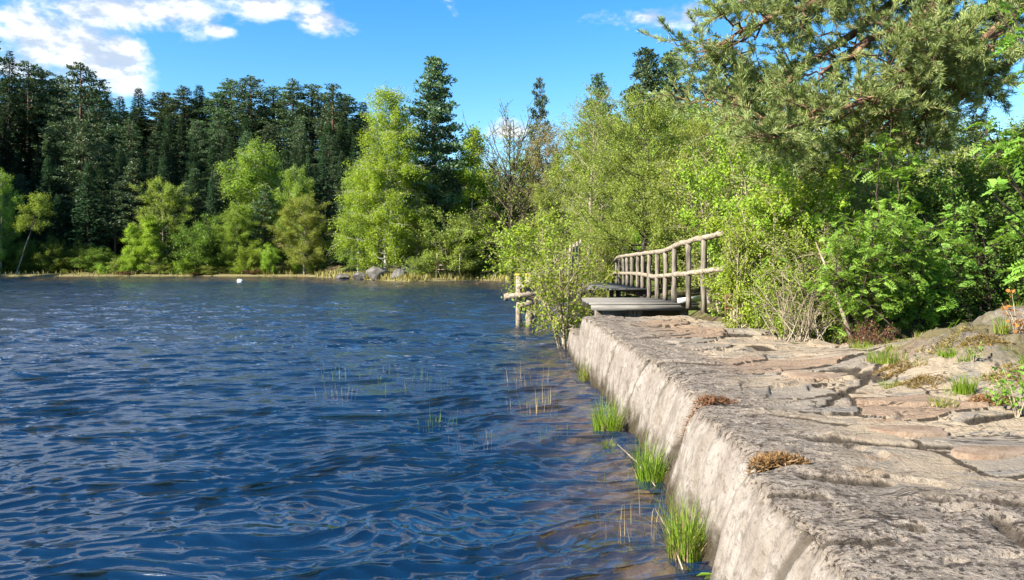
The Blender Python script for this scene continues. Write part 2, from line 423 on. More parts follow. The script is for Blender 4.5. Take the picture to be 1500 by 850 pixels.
def rock_top(x, y):
    z0 = np.interp(y, ZY, ZZ); t = x-np.interp(y, EY, EX)
    hp = hump(x, y)
    z = z0+0.04*fbm(x*0.5, y*0.5, 4, 31)+hp*(1+0.25*fbm(x*1.4, y*1.4, 4, 36))
    wx = x+0.35*fbm(x*0.7, y*0.7, 3, 61); wy = y+0.3*fbm(x*0.7, y*0.7, 3, 62)
    # layered slabs, long across the view
    q = fbm(wx*0.30+wy*0.08, wy*0.75, 2, 71)*0.11+0.03*(wy-0.35*wx)
    st = 0.055; k = q/st; fl = np.floor(k); fr = k-fl
    terr_ = (fl+sstep(0.93, 1.0, fr))*st
    layer = terr_-q
    mid = sstep(0.3, 1.4, t+0.35*fbm(x*0.9, y*0.9, 3, 81))*sstep(4.0, 6.0, y+fbm(x*0.8, y*0.8, 2, 83))
    z = z+layer*(0.2+0.8*mid)
    # cracks
    c1 = np.abs(fbm(wx*0.5+4, wy*1.3, 3, 91)); z = z-0.05*(1-sstep(0.0, 0.02, c1))*mid*sstep(-0.1, 0.2, fbm(x*0.8, y*1.2, 2, 97))
    e, cr, tx, ty = cells(x*0.85+0.30*fbm(x*0.8, y*0.8, 4, 201), y*1.5+0.30*fbm(x*0.8+9, y*0.8, 4, 202), 5)
    keep = sstep(0.25, 0.6, cr)
    jo = (1-sstep(0.015, 0.055, e+0.03*fbm(x*5, y*5, 3, 203)))*mid*keep
    z = z+mid*((cr-0.5)*0.055+tx*0.05+ty*0.06)*keep-0.03*jo
    # pitted crust towards the edge
    rough = 1-mid
    pit = fbm(x*6.0, y*8.0, 4, 101); z = z+rough*(0.006*pit-0.022*sstep(0.42, 0.58, fbm(x*4.5+2, y*10, 3, 111))-0.03*sstep(0.45, 0.6, fbm(x*1.3+2, y*3.5, 3, 113)))
    z = z+0.0045*fbm(x*14, y*20, 3, 121)
    hz = sstep(0.15, 0.5, hp)
    z = z+hz*(-0.12*(1-sstep(0.0, 0.09, np.abs(fbm(x*1.3+y*0.8, y*1.6-x*0.3, 4, 131))))+0.06*fbm(x*3, y*3, 4, 133))
    # back edge falls away to the shrubs
    bx = np.interp(y, [8, 11.2, 12.2, 13.5, 15, 16.5, 19], [12, 7.5, 5.5, 5.0, 4.6, 3.9, 4.4])+0.3*fbm(y*0.9, y*0+2, 3, 141)
    z = z-0.75*sstep(0.0, 1.0, x-bx+0.1)-0.55*sstep(16.5, 17.0, y+0.15*pnoise(x*1.5, y*0, 143))
    return z, rough, hz, jo*(1-hz), cr
def rock_mat():
    m = NT('granite'); p = m.co('Object')
    at = m.n('ShaderNodeAttribute', attribute_name='wear'); sep = m.n('ShaderNodeSeparateColor', {0: at.outputs['Color']})
    rough, face, hz = sep.outputs[0], sep.outputs[1], sep.outputs[2]
    z = m.n('ShaderNodeSeparateXYZ', {0: p}).outputs[2]
    big = m.noise(p, 0.9, 5, 0.6, 0.5); med = m.noise(p, 5.0, 6, 0.65, 0.3); fine = m.noise(p, 26.0, 5, 0.7); grain = m.noise(p, 90.0, 3, 0.7)
    lay = m.noise(m.scale(p, (0.6, 2.2, 1)), 1.7, 5, 0.6, 0.7)
    sl = m.n('ShaderNodeSeparateColor', {0: m.n('ShaderNodeAttribute', attribute_name='slabs').outputs['Color']})
    joint, cell = m.mapr(sl.outputs[0], 0.05, 0.4), sl.outputs[1]
    str_ = m.noise(m.scale(p, (1.0, 1.9, 1)), 6.5, 8, 0.72, 0.2)
    crk = m.noise(m.scale(p, (0.7, 2.6, 1)), 1.1, 4, 0.55, 0.9); crk = m.math('ABSOLUTE', m.math('SUBTRACT', crk, 0.5))
    tan = m.mix(m.mapr(big, 0.35, 0.65), (0.43, 0.345, 0.245), (0.37, 0.305, 0.23))
    tan = m.mix(m.mapr(lay, 0.54, 0.60, 0, 0.7), tan, (0.215, 0.20, 0.185))
    tan = m.mix(m.mapr(lay, 0.36, 0.44, 0.7, 0.0), tan, (0.31, 0.205, 0.13))
    tan = m.mix(m.mapr(str_, 0.57, 0.66, 0, 0.5), tan, (0.11, 0.09, 0.07))
    crust = m.mix(m.mapr(med, 0.35, 0.65), (0.20, 0.165, 0.135), (0.33, 0.28, 0.23))
    crust = m.mix(m.mapr(str_, 0.52, 0.60, 0, 0.85), crust, (0.055, 0.042, 0.035))
    crust = m.mix(m.mapr(fine, 0.54, 0.59, 0, 0.9), crust, (0.04, 0.032, 0.026))
    crust = m.mix(m.mapr(fine, 0.42, 0.36, 0, 0.7), crust, (0.46, 0.42, 0.38))
    tan = m.mix(m.mapr(cell, 0.62, 0.66, 0, 0.55), tan, (0.22, 0.205, 0.19))
    tan = m.mix(m.mapr(cell, 0.86, 0.88, 0, 0.6), tan, (0.33, 0.21, 0.13))
    tan = m.mix(m.math('MULTIPLY', joint, 0.85), tan, (0.07, 0.055, 0.04))
    top = m.mix(rough, tan, crust)
    top = m.mix(m.math('MULTIPLY', joint, 0.8), top, (0.05, 0.04, 0.03))
    top = m.mix(m.mapr(crk, 0.009, 0.003, 0, 0.8), top, (0.03, 0.024, 0.02))
    hump = m.mix(m.mapr(med, 0.38, 0.62), (0.13, 0.115, 0.095), (0.25, 0.215, 0.175))
    hump = m.mix(m.mapr(big, 0.47, 0.58, 0, 0.8), hump, (0.135, 0.115, 0.045))
    top = m.mix(hz, top, hump)
    streak = m.noise(m.scale(p, (1.6, 1.6, 1.0)), 2.2, 6, 0.7, 0.4)
    fc = m.mix(m.mapr(streak, 0.35, 0.65), (0.31, 0.265, 0.225), (0.43, 0.39, 0.35))
    fc = m.mix(m.mapr(med, 0.56, 0.66, 0, 0.75), fc, (0.19, 0.155, 0.13))
    fc = m.mix(m.mapr(fine, 0.6, 0.72, 0, 0.85), fc, (0.11, 0.09, 0.075))
    sp = m.noise(p, 13.0, 7, 0.75, 0.3)
    fc = m.mix(m.mapr(sp, 0.50, 0.62, 0, 0.75), fc, (0.20, 0.165, 0.14))
    fc = m.mix(m.mapr(sp, 0.40, 0.32, 0, 0.6), fc, (0.46, 0.44, 0.40))
    wet = m.mapr(m.math('ADD', z, m.mapr(streak, 0.3, 0.7, -0.12, 0.12)), 0.05, 0.42, 0.97, 0.0)
    fc = m.mix(wet, fc, (0.06, 0.047, 0.025))
    drip = m.noise(m.scale(p, (3.0, 3.0, 0.35)), 2.0, 6, 0.65, 0.3)
    fc = m.mix(m.mapr(drip, 0.55, 0.68, 0, 0.45), fc, (0.14, 0.115, 0.095))
    fc = m.mix(1.0, fc, (0.72, 0.718, 0.715), 'MULTIPLY')
    fc = m.mix(m.math('MULTIPLY', joint, 0.9), fc, (0.085, 0.07, 0.055))  # shade inside the block joints painted dark on the wall face
    col = m.mix(face, top, fc)
    col = m.mix(m.mapr(grain, 0.35, 0.65, 0, 0.35), col, m.mix(1.0, col, (0.6, 0.58, 0.56), 'MULTIPLY'))
    h = m.math('ADD', m.math('MULTIPLY', fine, 0.9), m.math('MULTIPLY', med, 1.0))
    nb = m.bump(h, m.math('MULTIPLY_ADD', face, -0.5, 1.0), 0.045); nb = m.bump(grain, 0.35, 0.006, nb)
    col = m.mix(1.0, col, (0.87, 0.85, 0.815), 'MULTIPLY')
    return m.end(m.pbr(col, 0.9, nb, 0.15))
CRACKS = [(953, 532, 1052, 536, 0.035, 0.05), (1236, 548, 1284, 556, 0.11, 0.14), (1235, 570, 1264, 572, 0.07, 0.10), (1240, 636, 1392, 641, 0.045, 0.08), (1180, 684, 1292, 688, 0.05, 0.10),
          (1365, 714, 1510, 722, 0.035, 0.07), (1196, 634, 1226, 636, 0.06, 0.08), (1000, 474, 1042, 476, 0.06, 0.06), (1460, 742, 1510, 778, 0.06, 0.14), (1110, 704, 1205, 712, 0.03, 0.05),
          (1060, 493, 1098, 496, 0.06, 0.07), (1290, 548, 1200, 590, 0.03, 0.04), (1095, 512, 1130, 513, 0.06, 0.06), (1150, 768, 1300, 775, 0.02, 0.03), (1310, 752, 1345, 756, 0.035, 0.06), (1130, 600, 1235, 612, 0.03, 0.04), (940, 500, 1010, 497, 0.04, 0.04), (1420, 610, 1500, 604, 0.035, 0.06)]
def build_rock():
    ys = np.concatenate([np.linspace(-4, 2.6, 30), 2.7*np.exp(np.linspace(0, math.log(19.3/2.7), 520))])
    nf = 60; nt = 400
    ft = np.linspace(0, 1, nf)                      # up the wall face
    tt = (np.linspace(0, 1, nt+1)[1:]**1.6)          # across the top
    R = []; A = []
    lean = np.interp(ys, [0, 5.8, 8.5, 11, 14.9, 19], [0.28, 0.29, 0.29, 0.24, 0.11, 0.03])
    ex = edge_x(ys)
    ztop = rock_top(ex+0.03, ys)[0]
    Yf = np.repeat(ys[:, None], nf, 1); T = np.repeat(ft[None, :], len(ys), 0)
    bot = -0.75; Zf = bot+(ztop[:, None]-bot)*T
    hf = np.clip((ztop[:, None]-Zf)/ztop[:, None], 0, 2)
    Xf = ex[:, None]-lean[:, None]*hf**0.9
    bulge = 0.045*fbm(Yf*0.8, Zf*0.9+T*0.2, 4, 151)+0.015*fbm(Yf*3.2, Zf*3.6, 4, 152)+0.006*fbm(Yf*14, Zf*14, 3, 153)
    gj = np.zeros_like(Yf)
    for yc, wob, dep in ((7.72, -0.75, 0.13), (5.5, -0.5, 0.14), (10.7, -0.6, 0.06), (13.0, -0.5, 0.05), (4.3, -0.35, 0.05), (9.3, -0.4, 0.04)):
        w = np.abs(Yf-(yc-wob*hf+0.05*fbm(Zf*3, Zf*0+yc, 3, 160)))
        wd_ = (0.05+0.03*yc/5*(dep > 0.1))*(1+0.5*fbm(Zf*6, Zf*0+yc, 3, 165)); bulge -= dep*np.exp(-(w/wd_)**2); gj = np.maximum(gj, np.exp(-(w/wd_/1.1)**4)*min(1, dep*8))
    Xf = Xf-bulge+0.05*np.exp(-((T-1)/0.06)**2)*0.6
    Zf = Zf-0.03*np.exp(-((T-1)/0.05)**2)*0
    Xt = ex[:, None]+0.03+tt[None, :]*(11.5-ex[:, None]); Yt = np.repeat(ys[:, None], nt, 1)
    Zt, rough, hz, jo, cr = rock_top(Xt, Yt)
    ero = 0.025+0.05*np.clip(fbm(ys*1.6, ys*0+4, 4, 181), 0, 1)+0.03*pnoise(ys*7, ys*0+2, 182)
    for (ua, va, ub, vb, wd2, dep2) in CRACKS:
        ya = 1.47*F/(va-VH); yb = 1.47*F/(vb-VH); xa = (ua-UC)/F*ya; xb = (ub-UC)/F*yb
        L2 = max(1e-6, (xb-xa)**2+(yb-ya)**2); tq = np.clip(((Xt-xa)*(xb-xa)+(Yt-ya)*(yb-ya))/L2, 0, 1)
        dq = np.hypot(Xt-xa-tq*(xb-xa), (Yt-ya-tq*(yb-ya)))+0.03*fbm(Xt*4, Yt*5, 3, 211)+0.02*fbm(Xt*11, Yt*11, 2, 212)
        kq = np.exp(-(np.maximum(dq, 0)/wd2)**2)*(0.45+0.55*tq)
        Zt = Zt-dep2*kq; jo = np.maximum(jo, np.clip(kq*1.1, 0, 1))  # also darkens the cracks, painting their shade into the colour
        Zt = Zt+0.035*np.exp(-(np.hypot(Xt-xa-tq*(xb-xa), (Yt-ya-tq*(yb-ya))-0.16)/0.15)**2)   # the slab beyond the crack stands proud
    Zt = Zt-ero[:, None]*np.exp(-((Xt-ex[:, None])/0.055)**2)
    Zf = Zf-ero[:, None]*np.exp(-((T-1)/0.08)**2)
    for yc in (7.72, 5.5):                           # the joints bite into the top as well
        w = np.abs(Yt-(yc+0.25*(Xt-ex[:, None])+0.06*fbm(Xt*3, Yt*3, 2, 171)))
        Zt -= 0.12*np.exp(-(w/0.09)**2)*np.exp(-((Xt-ex[:, None])/0.35)**2); jo = np.maximum(jo, np.exp(-(w/0.08)**2)*np.exp(-((Xt-ex[:, None])/0.35)**2))
    X = np.hstack([Xf, Xt]); Y = np.hstack([Yf, Yt]); Z = np.hstack([Zf, Zt]); nx = nf+nt
    V = np.stack([X, Y, Z], -1).reshape(-1, 3)
    i = np.arange(len(ys)-1)[:, None]*nx+np.arange(nx-1)[None, :]
    q = np.stack([i, i+1, i+nx+1, i+nx], -1).reshape(-1, 4)
    me = mesh_np('rock_path', V, [q], True, rock_mat())
    fcol = np.hstack([sstep(1.0, 0.94, T), np.exp(-((Xt-ex[:, None])/0.05)**2)*0])
    rg = np.hstack([np.ones_like(T), rough]); hh = np.hstack([np.zeros_like(T), hz])
    at = me.color_attributes.new('wear', 'FLOAT_COLOR', 'POINT')
    at.data.foreach_set('color', np.stack([rg, fcol, hh, np.ones_like(rg)], -1).astype(np.float32).ravel())
    z0_ = np.zeros_like(T)
    at2 = me.color_attributes.new('slabs', 'FLOAT_COLOR', 'POINT')
    at2.data.foreach_set('color', np.stack([np.hstack([gj, jo]), np.hstack([z0_+0.5, cr]), np.hstack([z0_, rough*0]), np.ones_like(rg)], -1).astype(np.float32).ravel())
    tag(link('rock_path', me), kind='structure')
build_rock()
def rz(x, y): return float(rock_top(np.array([x]), np.array([y]))[0][0])

# ------------------------------------------------------------------ tree generators -> (wood mesh, crown mesh, height, radius)
def curve_pts(a, d, L, n, droop, jit):
    s = np.linspace(0, 1, n)[:, None]
    p = a+d*L*s; p[:, 2] += (droop*L*s[:, 0]**2)
    p[1:] += np.cumsum(rng.normal(size=(n-1, 3))*jit*L/n, 0)
    return p

def conifer_spruce(H=16, R=2.6, seed=1, name='spruce'):
    w = MB(); c = MB()
    w.tube(np.array([[0, 0, -0.5], [0, 0, H*0.5], [0.05, 0.03, H]]), [0.2*H/16, 0.12*H/16, 0.01], 6)
    P_, A_, N_, L_ = [], [], [], []
    z = 0.06*H
    while z < H*0.985:
        t = z/H; nb = rng.integers(5, 8); a0 = rng.uniform(0, 6.28)
        for k in range(nb):
            az = a0+k*2*np.pi/nb+rng.normal()*0.25
            Lb = R*(1-t)**0.85*rng.uniform(0.65, 1.15)+0.12
            d = np.array([math.cos(az), math.sin(az), -0.25+0.5*t])
            pts = curve_pts(np.array([0, 0, z]), d, Lb, 4, 0.12, 0.06)
            if Lb > 0.8: w.twigs(pts[:-1], pts[1:], 0.025, 0.015)
            n = int(6+16*Lb)
            s = rng.uniform(0.12, 1.02, n)**0.8; ii = np.clip((s*3).astype(int), 0, 2); fr = s*3-ii
            q = pts[ii]*(1-fr)[:, None]+pts[np.minimum(ii+1, 3)]*fr[:, None]
            side = np.array([-d[1], d[0], 0])
            ax = d[None, :]*rng.uniform(0.4, 1, n)[:, None]+side[None, :]*rng.normal(size=n)[:, None]*0.7+np.array([0, 0, -0.35])+rng.normal(size=(n, 3))*0.15
            P_.append(q+rng.normal(size=(n, 3))*0.05); A_.append(ax); N_.append(rvec(n)*0.7+[0, 0, 1]); L_.append(rng.uniform(0.25, 0.55, n)*(0.55+0.45*(1-t)))
        z += 0.30*(0.6+0.7*(1-t))*rng.uniform(0.8, 1.2)
    P_ = np.concatenate(P_); L_ = np.concatenate(L_)
    c.leaves(P_, np.concatenate(A_), np.concatenate(N_), L_, L_*0.36)
    return (w.mesh(name+' wood', M['bark_dark'], True), c.mesh(name+' needles', M['spruce']), H, R, 'trunk', 'crown')

def conifer_pine(H=18, R=3.2, start=0.4, pads=80, name='pine', conic=0.6, mat='pine', per=80, padr=0.75, red=True):
    w = MB(); c = MB(); bend = rng.normal(size=2)*0.35
    tp = np.array([[0, 0, -0.5], [bend[0]*0.4, bend[1]*0.4, H*0.35], [bend[0], bend[1], H*0.7], [bend[0]*0.7, bend[1]*0.7, H*0.99]])
    w.tube(tp, [0.24*H/18, 0.19*H/18, 0.11*H/18, 0.02], 7)
    def trunk(t):
        return np.array([np.interp(t*H, tp[:, 2], tp[:, k]) for k in range(3)])
    for k in range(pads):
        t = start+(1-start)*((k+rng.uniform())/pads)**0.9
        tt = (t-start)/(1-start)
        env = (1-tt)**conic*(0.55+0.45*min(1, tt*3.5))
        az = k*2.399+rng.normal()*0.4; Lb = R*env*rng.uniform(0.45, 1.15)+0.15
        d = np.array([math.cos(az), math.sin(az), 0.1+0.45*tt+rng.normal()*0.1])
        pts = curve_pts(trunk(t*0.97), d, Lb, 5, rng.uniform(-0.1, 0.15), 0.15)
        w.tube(pts, np.linspace(0.05, 0.015, 5)*H/18, 4, False)
        for e in ([pts[-1], pts[-2], pts[-3]] if Lb > 1.3 else [pts[-1], pts[-2]] if Lb > 0.6 else [pts[-1]]):
            pr = padr*rng.uniform(0.55, 1.1)*(0.6+0.4*(1-tt)); n = int(per*rng.uniform(0.6, 1.2)*pr/padr)
            o = rvec(n)*rng.uniform(0.2, 1, n)[:, None]**0.6*np.array([pr, pr, pr*0.42])
            q = e+o
            ax = rvec(n)*0.7+o/pr*0.8+np.array([0, 0, 0.5])
            L = rng.uniform(0.18, 0.36, n)
            c.leaves(q, ax, rvec(n), L, L*0.42)
    return (w.mesh(name+' wood', M['bark_red' if red else 'bark_dark'], True), c.mesh(name+' needles', M[mat]), H, R, 'trunk', 'crown')

def broadleaf(H=14, R=3.0, start=0.12, nb=60, subs=9, leaves=26000, leaf=0.15, env=None, up=0.5, droop=-0.25, wood='bark_grey', mat='alder',
              hang=0.0, name='tree', tr=0.15, multi=1, scatter=0.22, twigs=True, lean=0.0, six=False, asp=0.6, jit=0.2, twr=0.012, clump=0.0, trunk_jit=0.25):
    if env is None: env = lambda t: math.sin(math.pi*min(1, (t*0.85+0.15)))**0.7
    w = MB(); c = MB()
    TA, TB = [], []
    for mt in range(multi):
        ang = rng.uniform(0, 6.28) if multi > 1 else 0
        sp = (R*0.55*rng.uniform(0.4, 1.0)) if multi > 1 else 0
        Hm = H*(1 if mt == 0 else rng.uniform(0.7, 0.97))
        n = 9; s = np.linspace(0, 1, n)
        tp = np.zeros((n, 3)); tp[:, 2] = -0.4+s*(Hm+0.3)
        tp[:, 0] = lean*Hm*s+math.cos(ang)*sp*s**1.2+0.1*math.cos(ang)*(multi > 1); tp[:, 1] = math.sin(ang)*sp*s**1.2+0.1*math.sin(ang)*(multi > 1)
        tp[1:, :2] += np.cumsum(rng.normal(size=(n-1, 2))*trunk_jit*Hm*0.02, 0)
        w.tube(tp, tr*(1-s)**0.9+0.008, 7, False)
        for k in range(max(3, nb//multi)):
            t = start+(1-start)*((k+rng.uniform())/max(3, nb//multi)); tt = (t-start)/(1-start)
            b0 = np.array([np.interp(t*Hm, tp[:, 2], tp[:, q]) for q in range(3)])
            az = k*2.399+rng.normal()*0.5; Lb = R*env(tt)*rng.uniform(0.5, 1.12)*(0.75 if multi > 1 else 1)+0.1
            d = np.array([math.cos(az), math.sin(az), up*(0.6+0.8*tt)+rng.normal()*0.15])
            d /= np.linalg.norm(d)*0.5+0.5
            pts = curve_pts(b0, d, Lb, 6, droop, jit)
            w.tube(pts, np.linspace(tr*0.32*(1-tt*0.7)+0.006, twr, 6), 4, False)
            m = max(2, int(subs*Lb/R))
            for j in range(m):
                ss = rng.uniform(0.25, 1.0)*5; i0 = min(int(ss), 4); q = pts[i0]+(pts[i0+1]-pts[i0])*(ss-i0)
                dd = (pts[i0+1]-pts[i0]); dd = dd/(np.linalg.norm(dd)+1e-9)+rng.normal(size=3)*0.75+np.array([0, 0, -hang])
                Lt = R*0.28*rng.uniform(0.5, 1.3)
                TA.append(q); TB.append(q+dd/np.linalg.norm(dd)*Lt)
    TA = np.array(TA); TB = np.array(TB)
    if twigs:
        w.twigs(TA, TB, twr, twr*0.5)
        # finer side twigs
        k = len(TA); s = rng.uniform(0.2, 0.9, (k, 1)); a2 = TA+(TB-TA)*s; b2 = a2+((TB-TA)*0.5+rng.normal(size=(k, 3))*R*0.09)
        w.twigs(a2, b2, twr*0.7, twr*0.35)
    if leaves:
        wt = np.linalg.norm(TB-TA, axis=1)*(rng.uniform(0.2, 1.0, len(TA))**(1+clump)); wt /= wt.sum()
        i = rng.choice(len(TA), leaves, p=wt); s = rng.uniform(0.05, 1.12, leaves)[:, None]
        q = TA[i]+(TB[i]-TA[i])*s+rng.normal(size=(leaves, 3))*scatter
        q[:, 2] -= np.abs(rng.normal(size=leaves))*hang*0.5
        ax = rvec(leaves)+np.array([0, 0, -0.3-hang]); L = leaf*rng.uniform(0.6, 1.25, leaves)
        c.leaves(q, ax, rvec(leaves)+np.array([0, 0, 0.7]), L, L*asp, 0.2, six)
    return (w.mesh(name+' wood', M[wood], True), c.mesh(name+' leaves', M[mat]) if leaves else None, H, R, 'trunk', 'crown')

BOUNDS = {}
def bounds(wm, cm):
    if wm.name not in BOUNDS:
        me = cm or wm; a = np.empty(len(me.vertices)*3, np.float32); me.vertices.foreach_get('co', a); a = a.reshape(-1, 3)
        BOUNDS[wm.name] = (float(np.percentile(a[:, 2], 99.6)), float(np.percentile(np.hypot(a[:, 0], a[:, 1]), 96)))
    return BOUNDS[wm.name]
def plant(kind, proto, x, y, z, height, radius, label, cat='tree', group=None, rzr=None, parts=None, tilt=(0, 0), raw=False):
    wm, cm, H0, R0, pn, cn = proto
    if not raw: H0, R0 = bounds(wm, cm)
    s = height/H0; sx = radius/R0
    o = root(kind, (x, y, z), label, cat, group, rng.uniform(0, 6.28) if rzr is None else rzr, (sx, sx, s))
    o.rotation_euler.x, o.rotation_euler.y = tilt
    link((parts or (pn, cn))[0], wm, o)
    if cm: link((parts or (pn, cn))[1], cm, o)
    return o
def at(kind, proto, u, vtop, Y, hw, label, group=None, cat='tree', **k):
    """tree whose top shows at height vtop above the ground it stands on"""
    x = (u-UC)/F*Y; z = tz(x, Y); top = EYE-(vtop-VH)/F*Y
    return plant(kind, proto, x, Y, z-0.05, top-z, hw/F*Y, label, cat, group, **k)

# prototypes
SPR = [conifer_spruce(16, 2.5, i, 'spruce') for i in range(3)]
PIN = [conifer_pine(18, 3.2, 0.36, 62, 'pine', 0.75, padr=0.72, per=70), conifer_pine(18, 3.2, 0.28, 72, 'pine', 0.85, padr=0.7, per=70), conifer_pine(18, 3.0, 0.42, 55, 'pine', 0.55, padr=0.75, per=70)]
BIG = conifer_pine(18, 3.4, 0.16, 150, 'big pine', 0.75, 'pine', 80, 0.7, False)
b_env = lambda t: (1-t)**0.75*min(1, 0.55+t*2.2)
round_env = lambda t: math.sin(math.pi*(0.18+0.80*t))**0.6
BIR = [broadleaf(14, 3.2, 0.14, 75, 11, 42000, 0.15, b_env, 0.75, -0.28, 'bark_birch', 'birch', 0.5, 'birch', 0.14, scatter=0.16),
       broadleaf(13, 3.2, 0.10, 70, 10, 36000, 0.16, round_env, 0.8, -0.25, 'bark_birch', 'birch_green', 0.4, 'birch', 0.13, scatter=0.2),
       broadleaf(12, 2.6, 0.08, 60, 9, 30000, 0.16, b_env, 0.7, -0.2, 'bark_birch', 'birch', 0.4, 'birch', 0.12, scatter=0.2)]
ALD = [broadleaf(10, 3.2, 0.16, 60, 12, 46000, 0.11, round_env, 0.5, 0.05, 'bark_grey', 'alder', 0.0, 'alder', 0.15, scatter=0.13),
       broadleaf(10, 3.0, 0.12, 60, 12, 46000, 0.11, round_env, 0.7, -0.05, 'bark_grey', 'alder', 0.0, 'alder', 0.13, scatter=0.14),
       broadleaf(11, 2.8, 0.10, 55, 12, 40000, 0.12, round_env, 0.8, -0.1, 'bark_grey', 'birch_green', 0.1, 'alder', 0.12, scatter=0.16)]
BUD = broadleaf(11, 3.0, 0.15, 60, 13, 22000, 0.10, round_env, 0.8, 0.0, 'bark_grey', 'bud', 0.0, 'bud', 0.13, scatter=0.15)
WIL = broadleaf(5, 2.4, 0.03, 60, 10, 14000, 0.12, round_env, 0.7, -0.1, 'bark_grey', 'alder', 0.0, 'willow', 0.07, multi=5, scatter=0.14)
LOW = broadleaf(4, 2.0, 0.03, 55, 9, 12000, 0.13, round_env, 0.7, -0.1, 'bark_grey', 'birch', 0.1, 'bush', 0.06, multi=4, scatter=0.14)
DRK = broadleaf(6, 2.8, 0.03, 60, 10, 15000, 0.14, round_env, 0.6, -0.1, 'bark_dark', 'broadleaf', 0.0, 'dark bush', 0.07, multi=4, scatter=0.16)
OAK = broadleaf(9, 3.6, 0.26, 34, 16, 4500, 0.11, lambda t: 0.55+0.5*math.sin(math.pi*t)**0.6, 1.1, 0.25, 'twig_dark', 'alder', 0.0, 'oak', 0.22, scatter=0.16, twr=0.022)
HEA = broadleaf(1.0, 1.4, 0.02, 50, 9, 7000, 0.09, round_env, 0.5, 0, 'bark_grey', 'heather', 0.0, 'heather', 0.02, multi=6, scatter=0.08)

# --- left hillside forest: skyline pines left to right, then the mass below
SKY = [(-12, 60, 128, 'P'), (14, 76, 124, 'S'), (42, 92, 128, 'P'), (62, 104, 132, 'P'), (88, 112, 136, 'P'), (118, 95, 112, 'P'), (146, 122, 128, 'P'), (176, 142, 134, 'S'), (203, 130, 140, 'S'),
       (238, 136, 142, 'P'), (268, 128, 140, 'P'), (292, 126, 143, 'S'), (318, 136, 142, 'P'), (336, 118, 140, 'P'), (368, 113, 138, 'P'), (400, 128, 143, 'P'),
       (428, 118, 136, 'P'), (456, 126, 138, 'P'), (487, 124, 132, 'P'), (506, 140, 136, 'P'), (532, 150, 140, 'S')]
ORD = 'first second third fourth fifth sixth seventh eighth ninth tenth eleventh twelfth thirteenth fourteenth fifteenth sixteenth seventeenth eighteenth nineteenth twentieth twenty-first'.split()
for i, (u, v, Y, k) in enumerate(SKY):
    lab = '%s on the skyline of the left hill, %s counting from the left' % ('dark pointed spruce' if k == 'S' else 'dark flat-topped pine', ORD[i])
    if k == 'S': at('spruce_tree', SPR[i % 3], u, v, Y, 28, lab, 'conifers on the ridge')
    else: at('pine_tree', PIN[i % 3], u, v, Y, 36+8*(i % 2), lab, 'conifers on the ridge')
for i, u in enumerate(range(-20, 560, 29)):
    at(*(('pine_tree', PIN[i % 3]) if i % 2 else ('spruce_tree', SPR[i % 3])), u+rng.normal()*5, np.interp(u, [0, 110, 180, 350, 540], [112, 132, 158, 146, 160])+rng.normal()*6, 148+rng.normal()*3, 34, 'dark conifer filling the gaps behind the skyline trees of the left hill', 'conifers behind the ridge')
n = 0
for Y0 in (99, 104, 110, 116, 122, 128, 136):
    for u in np.arange(-40, 545, 34 if Y0 < 112 else 40):
        Y = Y0+rng.normal()*1.5; uu = u+rng.normal()*9; x = (uu-UC)/F*Y
        h = rng.uniform(10, 15) if Y0 < 112 else rng.uniform(11, 16)
        if uu > 290 and Y0 < 108: continue
        z = tz(x, Y)
        # keep under the skyline
        lim = EYE+(VH-np.interp(uu, [0, 110, 180, 350, 540], [120, 150, 175, 160, 175]))/F*Y
        h = min(h, lim-z)
        if h < 5: continue
        if rng.uniform() < 0.62:
            plant('spruce_tree', SPR[n % 3], x, Y, z-0.2, h, h*0.15*rng.uniform(0.9, 1.3), 'dark spruce standing deep in the shaded hillside forest', 'tree', 'spruces inside the hillside forest')
        else:
            plant('pine_tree', PIN[n % 3], x, Y, z-0.2, h, h*0.18*rng.uniform(0.9, 1.2), 'dark pine standing deep in the shaded hillside forest', 'tree', 'pines inside the hillside forest')
        n += 1
# --- named trees along the far shore
at('pine_tree', PIN[1], 122, 182, 103, 36, 'sunlit yellowish pine standing out of the dark left forest')
at('birch_tree', BIR[1], 2, 252, 95, 26, 'sunlit green birch cut by the left edge, near the shore')
at('birch_tree', broadleaf(11, 2.0, 0.55, 26, 9, 7000, 0.16, round_env, 0.7, -0.2, 'bark_grey', 'birch_green', 0.3, 'leaning birch', 0.12, lean=0.30), 22, 284, 93.5, 22, 'thin leaning birch with a bare pale trunk on the dark left shore', rzr=0.0, raw=True)
at('alder_tree', ALD[0], 240, 262, 97, 42, 'grey-green budding tree behind the pair of small bright birches')
at('birch_tree', BIR[2], 192, 328, 94, 16, 'smaller left one of two bright young birches on the left shore')
at('birch_tree', BIR[2], 222, 318, 94.5, 24, 'taller right one of two bright young birches on the left shore')
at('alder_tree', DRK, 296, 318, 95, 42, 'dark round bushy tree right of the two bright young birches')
at('shrub', LOW, 152, 386, 93.5, 9, 'little green shrub at the waterline left of the red heather', cat='shrub')
at('spruce_tree', SPR[0], 310, 258, 98, 15, 'slim spruce between the dark bushy tree and the wide birch')
at('spruce_tree', SPR[1], 334, 240, 101, 14, 'narrow spruce tucked behind the left side of the wide birch')
at('birch_tree', BIR[1], 372, 210, 101, 54, 'wide bright birch below the middle of the hillside forest')
at('alder_tree', ALD[2], 345, 300, 95.5, 34, 'green leafy alder in front of the wide birch')
at('pine_tree', PIN[1], 388, 272, 98, 24, 'young grey-green pine right of the wide birch')
at('birch_tree', BIR[1], 432, 246, 99, 34, 'fresh green birch between the wide birch and the pale alder')
at('spruce_tree', SPR[2], 474, 200, 104, 22, 'tall spruce behind the pale alder, left of the tallest birch')
at('spruce_tree', SPR[0], 452, 226, 103, 16, 'shorter spruce just left of the tall spruce by the tallest birch')
at('spruce_tree', SPR[1], 500, 222, 100, 18, 'spruce partly hidden by the left side of the tallest birch')
